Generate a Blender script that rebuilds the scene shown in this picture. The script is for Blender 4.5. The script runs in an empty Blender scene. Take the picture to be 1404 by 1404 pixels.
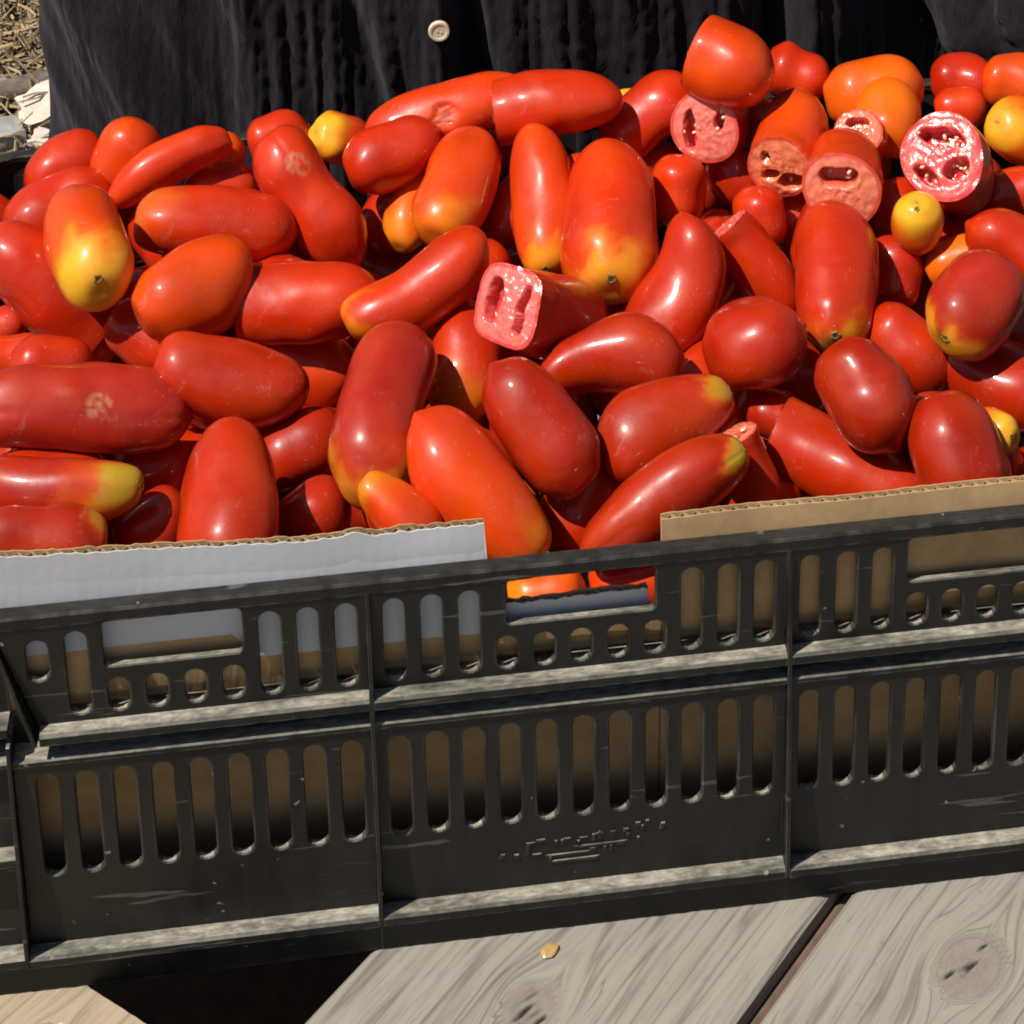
# A black plastic crate heaped with plum tomatoes on a weathered timber table.
import bpy, bmesh, math, random
import numpy as np
from mathutils import Vector, Matrix, noise
from mathutils.geometry import tessellate_polygon

SC = bpy.context.scene
COL = SC.collection
RNG = np.random.default_rng(7)

# ------------------------------------------------------------------ camera
cam_data = bpy.data.cameras.new('camera')
cam = bpy.data.objects.new('camera', cam_data)
COL.objects.link(cam)
R_ = Vector((0.99338698, -0.11274269, -0.02171150))
U_ = Vector((0.04140083, 0.17536297, 0.98363296))
F_ = Vector((0.10709003, 0.97802705, -0.17887094))
M = Matrix.Identity(4)
for i in range(3):
    M[i][0] = R_[i]; M[i][1] = U_[i]; M[i][2] = -F_[i]
M[0][3], M[1][3], M[2][3] = -0.09337173, -0.85874557, 0.93188970
cam.matrix_world = M
cam_data.sensor_width = 36.0
cam_data.lens = 2852.3787 / 1404 * 36.0
cam_data.shift_x = -60.617 / 1404
cam_data.shift_y = -1542.58 / 1404          # the photograph is the lower part of a taller picture
cam_data.clip_start = 0.05
cam_data.clip_end = 400
SC.camera = cam
SC.cycles.filter_width = 1.9

# ------------------------------------------------------------------ light
SUN_AZ, SUN_EL = math.radians(62), math.radians(57)   # azimuth left of the crate's front normal
SUN = Vector((-math.sin(SUN_AZ) * math.cos(SUN_EL), -math.cos(SUN_AZ) * math.cos(SUN_EL), math.sin(SUN_EL)))
world = bpy.data.worlds.new('World'); SC.world = world; world.use_nodes = True
wn = world.node_tree.nodes; wn.clear()
sky = wn.new('ShaderNodeTexSky'); sky.sky_type = 'NISHITA'; sky.sun_disc = False
sky.sun_elevation = SUN_EL
sky.sun_rotation = math.atan2(SUN.x, SUN.y)
bg = wn.new('ShaderNodeBackground'); bg.inputs['Strength'].default_value = 0.05
wo = wn.new('ShaderNodeOutputWorld')
world.node_tree.links.new(sky.outputs[0], bg.inputs[0])
world.node_tree.links.new(bg.outputs[0], wo.inputs[0])
sl = bpy.data.lights.new('sun', 'SUN'); sl.energy = 5.0; sl.angle = math.radians(0.53); sl.color = (1.0, 0.94, 0.85)
so = bpy.data.objects.new('sun', sl); COL.objects.link(so)
so.rotation_euler = SUN.to_track_quat('Z', 'Y').to_euler(); so.location = SUN * 20
vs = SC.view_settings
SC.display_settings.display_device = 'sRGB'
vs.view_transform = 'Standard'; vs.look = 'None'; vs.exposure = 0.12; vs.gamma = 1.0; vs.use_curve_mapping = False

# ------------------------------------------------------------------ helpers
def tag(o, label=None, cat=None, group=None, kind=None):
    if label: o['label'] = label
    if cat: o['category'] = cat
    if group: o['group'] = group
    if kind: o['kind'] = kind
    return o

def link(name, me, mat=None, parent=None):
    o = bpy.data.objects.new(name, me); COL.objects.link(o)
    if mat and me is not None and len(me.materials) == 0: me.materials.append(mat)
    if parent: o.parent = parent
    return o

def empty(name, loc=(0, 0, 0)):
    o = bpy.data.objects.new(name, None); COL.objects.link(o)
    o.location = loc; o.empty_display_size = 0.03
    return o

def mesh(name, V, Fc, smooth=False):
    me = bpy.data.meshes.new(name)
    me.from_pydata([tuple(v) for v in V], [], [tuple(f) for f in Fc])
    me.update()
    if smooth: me.polygons.foreach_set('use_smooth', [True] * len(me.polygons))
    return me

def fix_normals(me):
    bm = bmesh.new(); bm.from_mesh(me)
    bmesh.ops.remove_doubles(bm, verts=bm.verts, dist=1e-6)
    bmesh.ops.recalc_face_normals(bm, faces=bm.faces)
    bm.to_mesh(me); bm.free(); me.update()
    return me

def set_color(me, cols, name='skin'):
    at = me.color_attributes.new(name, 'FLOAT_COLOR', 'POINT')
    c = np.ones((len(me.vertices), 4), np.float32); c[:, :3] = cols
    at.data.foreach_set('color', c.ravel())

class MB:
    def __init__(s): s.v = []; s.f = []
    def add(s, V, Fc):
        b = len(s.v); s.v += [tuple(x) for x in V]; s.f += [tuple(i + b for i in f) for f in Fc]
    def box(s, x0, x1, y0, y1, z0, z1):
        s.add([(x0,y0,z0),(x1,y0,z0),(x1,y1,z0),(x0,y1,z0),(x0,y0,z1),(x1,y0,z1),(x1,y1,z1),(x0,y1,z1)],
              [(0,3,2,1),(4,5,6,7),(0,1,5,4),(1,2,6,5),(2,3,7,6),(3,0,4,7)])
    def prism(s, poly, x0, x1, axis='x'):
        n = len(poly); V = []
        for x in (x0, x1):
            for (a, b) in poly: V.append((x, a, b) if axis == 'x' else (a, x, b))
        Fc = [tuple(range(n)), tuple(range(2 * n - 1, n - 1, -1))]
        Fc += [(i, i + n, (i + 1) % n + n, (i + 1) % n) for i in range(n)]
        s.add(V, Fc)
    def tube(s, pts, rad, n=8, cap=True):
        pts = [Vector(p) for p in pts]; V = []; Fc = []
        up = Vector((0.13, 0.31, 0.94))
        for i, p in enumerate(pts):
            t = (pts[min(i + 1, len(pts) - 1)] - pts[max(i - 1, 0)]).normalized()
            a = t.cross(up).normalized(); b = a.cross(t)
            r = rad[i] if hasattr(rad, '__len__') else rad
            for k in range(n):
                q = 2 * math.pi * k / n
                V.append(p + a * (r * math.cos(q)) + b * (r * math.sin(q)))
        for i in range(len(pts) - 1):
            for k in range(n):
                Fc.append((i * n + k, i * n + (k + 1) % n, (i + 1) * n + (k + 1) % n, (i + 1) * n + k))
        if cap: Fc += [tuple(range(n)), tuple(range((len(pts) - 1) * n, len(pts) * n))]
        s.add(V, Fc)
    def build(s, name, mat, parent=None, smooth=False, bevel=0.0):
        me = fix_normals(mesh(name, s.v, s.f, smooth))
        o = link(name, me, mat, parent)
        if bevel:
            m = o.modifiers.new('bevel', 'BEVEL'); m.width = bevel; m.segments = 2; m.limit_method = 'ANGLE'
        return o

# ------------------------------------------------------------------ materials
def new_mat(name):
    m = bpy.data.materials.new(name); m.use_nodes = True
    nt = m.node_tree; b = nt.nodes['Principled BSDF']
    return m, nt, b
def nd(nt, t, **k):
    n = nt.nodes.new(t)
    for a, v in k.items(): setattr(n, a, v)
    return n
def noise_node(nt, scale, detail=3, rough=.55, vec=None, dist=0):
    n = nd(nt, 'ShaderNodeTexNoise'); n.inputs['Scale'].default_value = scale
    n.inputs['Detail'].default_value = detail; n.inputs['Roughness'].default_value = rough
    n.inputs['Distortion'].default_value = dist
    if vec is not None: nt.links.new(vec, n.inputs['Vector'])
    return n
def ramp(nt, src, stops):
    r = nd(nt, 'ShaderNodeValToRGB'); e = r.color_ramp.elements
    while len(e) < len(stops): e.new(0.5)
    for el, (p, c) in zip(e, stops):
        el.position = p; el.color = (*c, 1) if hasattr(c, '__len__') else (c, c, c, 1)
    nt.links.new(src, r.inputs[0]); return r
def mixc(nt, fac, a, b, mode='MIX'):
    m = nd(nt, 'ShaderNodeMix', data_type='RGBA', blend_type=mode)
    for s, v in ((m.inputs[0], fac), (m.inputs[6], a), (m.inputs[7], b)):
        if hasattr(v, 'is_linked') or hasattr(v, 'links'): nt.links.new(v, s)
        else: s.default_value = v if not hasattr(v, '__len__') else (*v, 1)
    return m.outputs[2]
def mth(nt, op, a, b=0.0, clamp=False):
    m = nd(nt, 'ShaderNodeMath', operation=op); m.use_clamp = clamp
    for s, v in ((m.inputs[0], a), (m.inputs[1], b)):
        if hasattr(v, 'links'): nt.links.new(v, s)
        else: s.default_value = v
    return m.outputs[0]
def bump(nt, bsdf, h, strength, dist):
    b = nd(nt, 'ShaderNodeBump'); b.inputs['Strength'].default_value = strength; b.inputs['Distance'].default_value = dist
    nt.links.new(h, b.inputs['Height']); nt.links.new(b.outputs[0], bsdf.inputs['Normal']); return b
def objco(nt): return nd(nt, 'ShaderNodeTexCoord').outputs['Object']
def scaled(nt, vec, s):
    m = nd(nt, 'ShaderNodeMapping'); m.inputs['Scale'].default_value = s
    nt.links.new(vec, m.inputs['Vector']); return m.outputs[0]

def mat_skin():
    m, nt, b = new_mat('tomato_skin')
    c = nd(nt, 'ShaderNodeVertexColor', layer_name='skin'); co = objco(nt)
    n1 = noise_node(nt, 55, 4, .6, co)
    n2 = noise_node(nt, 420, 2, .5, co)
    col = mixc(nt, mth(nt, 'MULTIPLY', ramp(nt, n1.outputs[0], [(.35, 0.), (.75, 1.)]).outputs[0], .22), c.outputs[0], (.52, .05, .02))
    vo = nd(nt, 'ShaderNodeTexVoronoi'); vo.inputs['Scale'].default_value = 330; nt.links.new(co, vo.inputs['Vector'])
    lent = mth(nt, 'MULTIPLY', ramp(nt, vo.outputs['Distance'], [(.05, 1.), (.16, 0.)]).outputs[0], ramp(nt, noise_node(nt, 38, 3, .6, co).outputs[0], [(.50, 0.), (.66, .38)]).outputs[0])
    col = mixc(nt, lent, col, (.80, .42, .22))
    stain = ramp(nt, noise_node(nt, 70, 6, .7, co, 1.5).outputs[0], [(.60, 0.), (.72, .16)]).outputs[0]
    col = mixc(nt, stain, col, (.62, .42, .36))
    nt.links.new(col, b.inputs['Base Color'])
    nt.links.new(ramp(nt, n1.outputs[0], [(.3, .28), (.7, .60)]).outputs[0], b.inputs['Roughness'])
    b.inputs['Coat Weight'].default_value = .6; b.inputs['Coat Roughness'].default_value = .115
    b.inputs['Coat IOR'].default_value = 1.42
    b.inputs['Specular IOR Level'].default_value = .28
    b.inputs['Subsurface Weight'].default_value = .16
    b.inputs['Subsurface Radius'].default_value = (1, .22, .08); b.inputs['Subsurface Scale'].default_value = .006
    h = mth(nt, 'ADD', mth(nt, 'MULTIPLY', n1.outputs[0], .8), mth(nt, 'MULTIPLY', n2.outputs[0], .12))
    bump(nt, b, h, .22, .0012)
    return m
def mat_flesh():
    m, nt, b = new_mat('tomato_flesh')
    c = nd(nt, 'ShaderNodeVertexColor', layer_name='skin'); co = objco(nt)
    n1 = noise_node(nt, 260, 4, .65, co)
    n3 = noise_node(nt, 900, 2, .5, co)
    col = mixc(nt, ramp(nt, n1.outputs[0], [(.42, 0.), (.68, .75)]).outputs[0], c.outputs[0], (.78, .36, .27))
    nt.links.new(mixc(nt, .80, col, c.outputs[0]), b.inputs['Base Color'])
    b.inputs['Roughness'].default_value = .2; b.inputs['Coat Weight'].default_value = .7; b.inputs['Coat Roughness'].default_value = .12
    b.inputs['Subsurface Weight'].default_value = .4
    b.inputs['Subsurface Radius'].default_value = (1, .3, .2); b.inputs['Subsurface Scale'].default_value = .003
    bump(nt, b, mth(nt, 'ADD', n1.outputs[0], mth(nt, 'MULTIPLY', n3.outputs[0], .4)), .28, .0014)
    return m
def mat_plain(name, col, rough=.5, var=.25, scale=80, bmp=.2, bd=.001):
    m, nt, b = new_mat(name); co = objco(nt)
    n = noise_node(nt, scale, 5, .6, co)
    a = tuple(x * (1 - var) for x in col); d = tuple(min(1, x * (1 + var)) for x in col)
    nt.links.new(ramp(nt, n.outputs[0], [(.3, a), (.7, d)]).outputs[0], b.inputs['Base Color'])
    b.inputs['Roughness'].default_value = rough
    bump(nt, b, n.outputs[0], bmp, bd); return m
def mat_plastic():
    m, nt, b = new_mat('black_plastic'); co = objco(nt)
    g = nd(nt, 'ShaderNodeNewGeometry'); sx = nd(nt, 'ShaderNodeSeparateXYZ'); nt.links.new(g.outputs['True Normal'], sx.inputs[0])
    big = noise_node(nt, 26, 6, .65, scaled(nt, co, (.5, 2.2, 1))); fine = noise_node(nt, 230, 4, .7, scaled(nt, co, (.6, 1.8, 1)))
    streak = noise_node(nt, 40, 4, .6, scaled(nt, co, (2.2, 2.2, .5)))
    base = ramp(nt, streak.outputs[0], [(.3, (.009, .0088, .008)), (.75, (.022, .021, .0185))]).outputs[0]
    # settled dust lies on the faces that look up
    up = ramp(nt, sx.outputs[2], [(.55, 0.), (.9, 1.)]).outputs[0]
    z = nd(nt, 'ShaderNodeSeparateXYZ'); nt.links.new(co, z.inputs[0])
    low = ramp(nt, z.outputs[2], [(.188, 1.), (.2, .05)]).outputs[0]    # the rubbed rim keeps little dust
    dn = ramp(nt, big.outputs[0], [(.33, .08), (.52, 1.)]).outputs[0]
    d = mth(nt, 'MULTIPLY', mth(nt, 'MULTIPLY', up, dn), low)
    dustc = ramp(nt, fine.outputs[0], [(.32, (.15, .138, .113)), (.5, (.30, .275, .225)), (.68, (.48, .44, .36))]).outputs[0]
    c1 = mixc(nt, mth(nt, 'MULTIPLY', d, .9), base, dustc)
    # pale scuffs and flecks of dirt
    vo = nd(nt, 'ShaderNodeTexVoronoi'); vo.inputs['Scale'].default_value = 78; vo.inputs['Randomness'].default_value = 1
    wv = nd(nt, 'ShaderNodeVectorMath', operation='MULTIPLY_ADD'); wn_ = noise_node(nt, 190, 2, .5, co); nt.links.new(wn_.outputs['Color'], wv.inputs[0]); wv.inputs[1].default_value = (.007, .007, .007); nt.links.new(co, wv.inputs[2])
    nt.links.new(scaled(nt, wv.outputs[0], (.8, 1, 1)), vo.inputs['Vector'])
    fl = ramp(nt, vo.outputs['Distance'], [(.0, 1.), (.055, 1.), (.085, 0.)]).outputs[0]
    gate = ramp(nt, noise_node(nt, 23, 2, .5, co).outputs[0], [(.47, 0.), (.55, 1.)]).outputs[0]
    c2 = mixc(nt, mth(nt, 'MULTIPLY', mth(nt, 'MULTIPLY', fl, gate), .75), c1, (.33, .31, .26))
    sc = noise_node(nt, 60, 3, .6, scaled(nt, co, (.22, 1, 3.2)), .6); scm = ramp(nt, sc.outputs[0], [(.655, 0.), (.69, .5)]).outputs[0]
    c2 = mixc(nt, scm, c2, (.16, .15, .13))
    ge = nd(nt, 'ShaderNodeBevel'); ge.samples = 4; ge.inputs['Radius'].default_value = .0012
    dp = nd(nt, 'ShaderNodeVectorMath', operation='DOT_PRODUCT'); nt.links.new(ge.outputs[0], dp.inputs[0]); nt.links.new(g.outputs['Normal'], dp.inputs[1])
    em = mth(nt, 'MULTIPLY', ramp(nt, dp.outputs['Value'], [(.86, 1.), (.97, 0.)]).outputs[0], ramp(nt, streak.outputs[0], [(.42, 0.), (.62, .7)]).outputs[0])
    c2 = mixc(nt, em, c2, (.20, .19, .165))
    nt.links.new(c2, b.inputs['Base Color'])
    nt.links.new(ramp(nt, streak.outputs[0], [(.3, .38), (.7, .58)]).outputs[0], b.inputs['Roughness'])
    b.inputs['Specular IOR Level'].default_value = .26
    bump(nt, b, mth(nt, 'ADD', fine.outputs[0], mth(nt, 'MULTIPLY', big.outputs[0], 2.0)), .25, .0008)
    return m
def mat_card(printed):
    m, nt, b = new_mat('printed_cardboard' if printed else 'brown_cardboard'); co = objco(nt)
    n = noise_node(nt, 60, 5, .6, co); n2 = noise_node(nt, 9, 3, .5, co)
    fl = nd(nt, 'ShaderNodeTexWave', wave_type='BANDS', bands_direction='X'); fl.inputs['Scale'].default_value = 44
    fl.inputs['Distortion'].default_value = .4; nt.links.new(co, fl.inputs['Vector'])
    tan = ramp(nt, n.outputs[0], [(.3, (.42, .265, .125)), (.7, (.56, .375, .20))]).outputs[0]
    tan = mixc(nt, mth(nt, 'MULTIPLY', ramp(nt, n2.outputs[0], [(.52, 0.), (.68, 1.)]).outputs[0], .35), tan, (.22, .14, .075))
    col = tan
    if printed:
        z = nd(nt, 'ShaderNodeSeparateXYZ'); nt.links.new(co, z.inputs[0])
        zz = mth(nt, 'ADD', z.outputs[2], mth(nt, 'MULTIPLY', n.outputs[0], .0008))
        at = nd(nt, 'ShaderNodeAttribute'); at.attribute_type = 'OBJECT'; at.attribute_name = 'print_edge'
        a2 = nd(nt, 'ShaderNodeAttribute'); a2.attribute_type = 'OBJECT'; a2.attribute_name = 'print_slope'
        left = mth(nt, 'MAXIMUM', mth(nt, 'SUBTRACT', -.152, z.outputs[0]), 0.0)
        k = mth(nt, 'GREATER_THAN', zz, mth(nt, 'ADD', at.outputs['Fac'], mth(nt, 'MINIMUM', mth(nt, 'MULTIPLY', a2.outputs['Fac'], left), .0145)))
        wcol = ramp(nt, n2.outputs[0], [(.3, (.52, .535, .575)), (.7, (.66, .67, .70))]).outputs[0]
        col = mixc(nt, k, tan, wcol)
    nt.links.new(col, b.inputs['Base Color']); b.inputs['Roughness'].default_value = .75
    b.inputs['Specular IOR Level'].default_value = .25
    bump(nt, b, mth(nt, 'ADD', mth(nt, 'MULTIPLY', fl.outputs[0], .10), n.outputs[0]), .25, .001)
    return m
def mat_wood(name, light, dark, warm):
    m, nt, b = new_mat(name); co = objco(nt)
    at = nd(nt, 'ShaderNodeAttribute'); at.attribute_name = 'grain'
    sep = nd(nt, 'ShaderNodeSeparateXYZ'); nt.links.new(at.outputs['Vector'], sep.inputs[0])   # x: across the grain, y: along it, z: knot
    cmb = nd(nt, 'ShaderNodeCombineXYZ'); nt.links.new(sep.outputs[0], cmb.inputs[0]); nt.links.new(mth(nt, 'MULTIPLY', sep.outputs[1], .05), cmb.inputs[1])
    ringn = noise_node(nt, 55, 2, .5, cmb.outputs[0]); fib = noise_node(nt, 420, 4, .65, cmb.outputs[0])
    blot = noise_node(nt, 16, 4, .6, co); spk = noise_node(nt, 160, 3, .6, co)
    rings = ramp(nt, ringn.outputs[0], [(.28, .75), (.36, .95), (.43, .85), (.455, .30), (.48, .9), (.56, 1.), (.60, .85), (.625, .32), (.65, .92), (.8, .75)]).outputs[0]
    c = mixc(nt, rings, dark, light)
    c = mixc(nt, mth(nt, 'MULTIPLY', ramp(nt, fib.outputs[0], [(.34, 1.), (.52, 0.)]).outputs[0], .35), c, tuple(x * .55 for x in dark))
    c = mixc(nt, mth(nt, 'MULTIPLY', ramp(nt, blot.outputs[0], [(.4, 0.), (.7, 1.)]).outputs[0], .35), c, warm)
    kz = mth(nt, 'MULTIPLY', sep.outputs[2], .5)
    kn = ramp(nt, kz, [(.0, 0.), (.25, .8), (.5, 1.)]).outputs[0]; crack = ramp(nt, kz, [(.5, 0.), (.8, 1.)]).outputs[0]
    c = mixc(nt, mth(nt, 'MULTIPLY', kn, .8), c, mixc(nt, spk.outputs[0], (.17, .145, .125), (.29, .25, .215)))
    c = mixc(nt, mth(nt, 'MULTIPLY', ramp(nt, spk.outputs[0], [(.62, 0.), (.74, 1.)]).outputs[0], .25), c, (.12, .10, .085))
    c = mixc(nt, crack, c, (.035, .026, .022))
    chk = nd(nt, 'ShaderNodeCombineXYZ'); nt.links.new(sep.outputs[0], chk.inputs[0]); nt.links.new(mth(nt, 'MULTIPLY', sep.outputs[1], .11), chk.inputs[1])
    cn = noise_node(nt, 95, 2, .5, chk.outputs[0]); ckm = ramp(nt, cn.outputs[0], [(.692, 0.), (.70, 1.), (.715, 1.), (.722, 0.)]).outputs[0]
    c = mixc(nt, mth(nt, 'MULTIPLY', ckm, .4), c, (.06, .048, .04))
    nt.links.new(c, b.inputs['Base Color']); b.inputs['Roughness'].default_value = .8
    b.inputs['Specular IOR Level'].default_value = .25
    h = mth(nt, 'ADD', mth(nt, 'MULTIPLY', rings, .7), mth(nt, 'MULTIPLY', fib.outputs[0], .8))
    bump(nt, b, h, .5, .0012)
    return m
def mat_cloth(name, a, c):
    m, nt, b = new_mat(name); co = objco(nt)
    wv = nd(nt, 'ShaderNodeTexWave', wave_type='BANDS', bands_direction='Z'); wv.inputs['Scale'].default_value = 520; wv.inputs['Distortion'].default_value = 2.5
    nt.links.new(co, wv.inputs['Vector'])
    cr = noise_node(nt, 95, 4, .65, scaled(nt, co, (1.6, 1.6, .42)), 1.2); fine = noise_node(nt, 900, 2, .5, co)
    nt.links.new(ramp(nt, cr.outputs[0], [(.3, a), (.7, c)]).outputs[0], b.inputs['Base Color'])
    b.inputs['Roughness'].default_value = .9; b.inputs['Specular IOR Level'].default_value = .15
    b.inputs['Sheen Weight'].default_value = .09; b.inputs['Sheen Roughness'].default_value = .5
    b.inputs['Sheen Tint'].default_value = (.75, .68, .8, 1)
    h = mth(nt, 'ADD', cr.outputs[0], mth(nt, 'ADD', mth(nt, 'MULTIPLY', wv.outputs[0], .05), mth(nt, 'MULTIPLY', fine.outputs[0], .12)))
    bump(nt, b, h, .5, .003)
    return m

SKIN = mat_skin(); FLESH = mat_flesh(); PLASTIC = mat_plastic()
CARD = mat_card(False); PRINT = mat_card(True)
WOOD = mat_wood('weathered_grey_timber', (.31, .285, .248), (.115, .10, .084), (.33, .285, .225))
WOODY = mat_wood('weathered_honey_timber', (.42, .34, .245), (.19, .135, .09), (.42, .325, .22))
BEAM = mat_plain('dark_brown_timber', (.15, .095, .07), .85, .3, 60)
CLOTH = mat_cloth('crinkled_black_gauze', (.0060, .0050, .0072), (.0165, .0135, .0180))
TROUSER = mat_cloth('dark_trouser_cloth', (.02, .014, .013), (.032, .024, .022))
HUMAN = mat_plain('human_skin', (.50, .30, .21), .5, .08, 120, .1)
HAIR = mat_plain('dark_hair', (.035, .02, .012), .45, .3, 300, .5)
WOODBTN = mat_plain('pale_button', (.72, .60, .42), .4, .1, 220, .1)
SCAR = mat_plain('stem_scar', (.22, .15, .035), .6, .4, 600)
SCARHOLE = mat_plain('stem_scar_core', (.09, .065, .02), .8, .3, 600)
SEED = mat_plain('tomato_seed', (.80, .62, .36), .25, .12, 500)
EARTH = mat_plain('dry_earth', (.17, .125, .08), .95, .5, 30, .8, .02)
STRAW = [mat_plain('straw_pale', (.36, .265, .13), .8, .45, 45), mat_plain('straw_brown', (.17, .11, .055), .85, .5, 45), mat_plain('straw_grey', (.27, .235, .185), .85, .45, 45)]
CHIPM = mat_plain('pale_split_wood', (.66, .57, .47), .8, .12, 50)
STONEM = mat_plain('grey_stone', (.34, .33, .30), .85, .25, 40, .5, .004)
LOGM = mat_plain('grey_brown_bark', (.13, .10, .085), .9, .4, 60, .8, .004)
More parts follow.
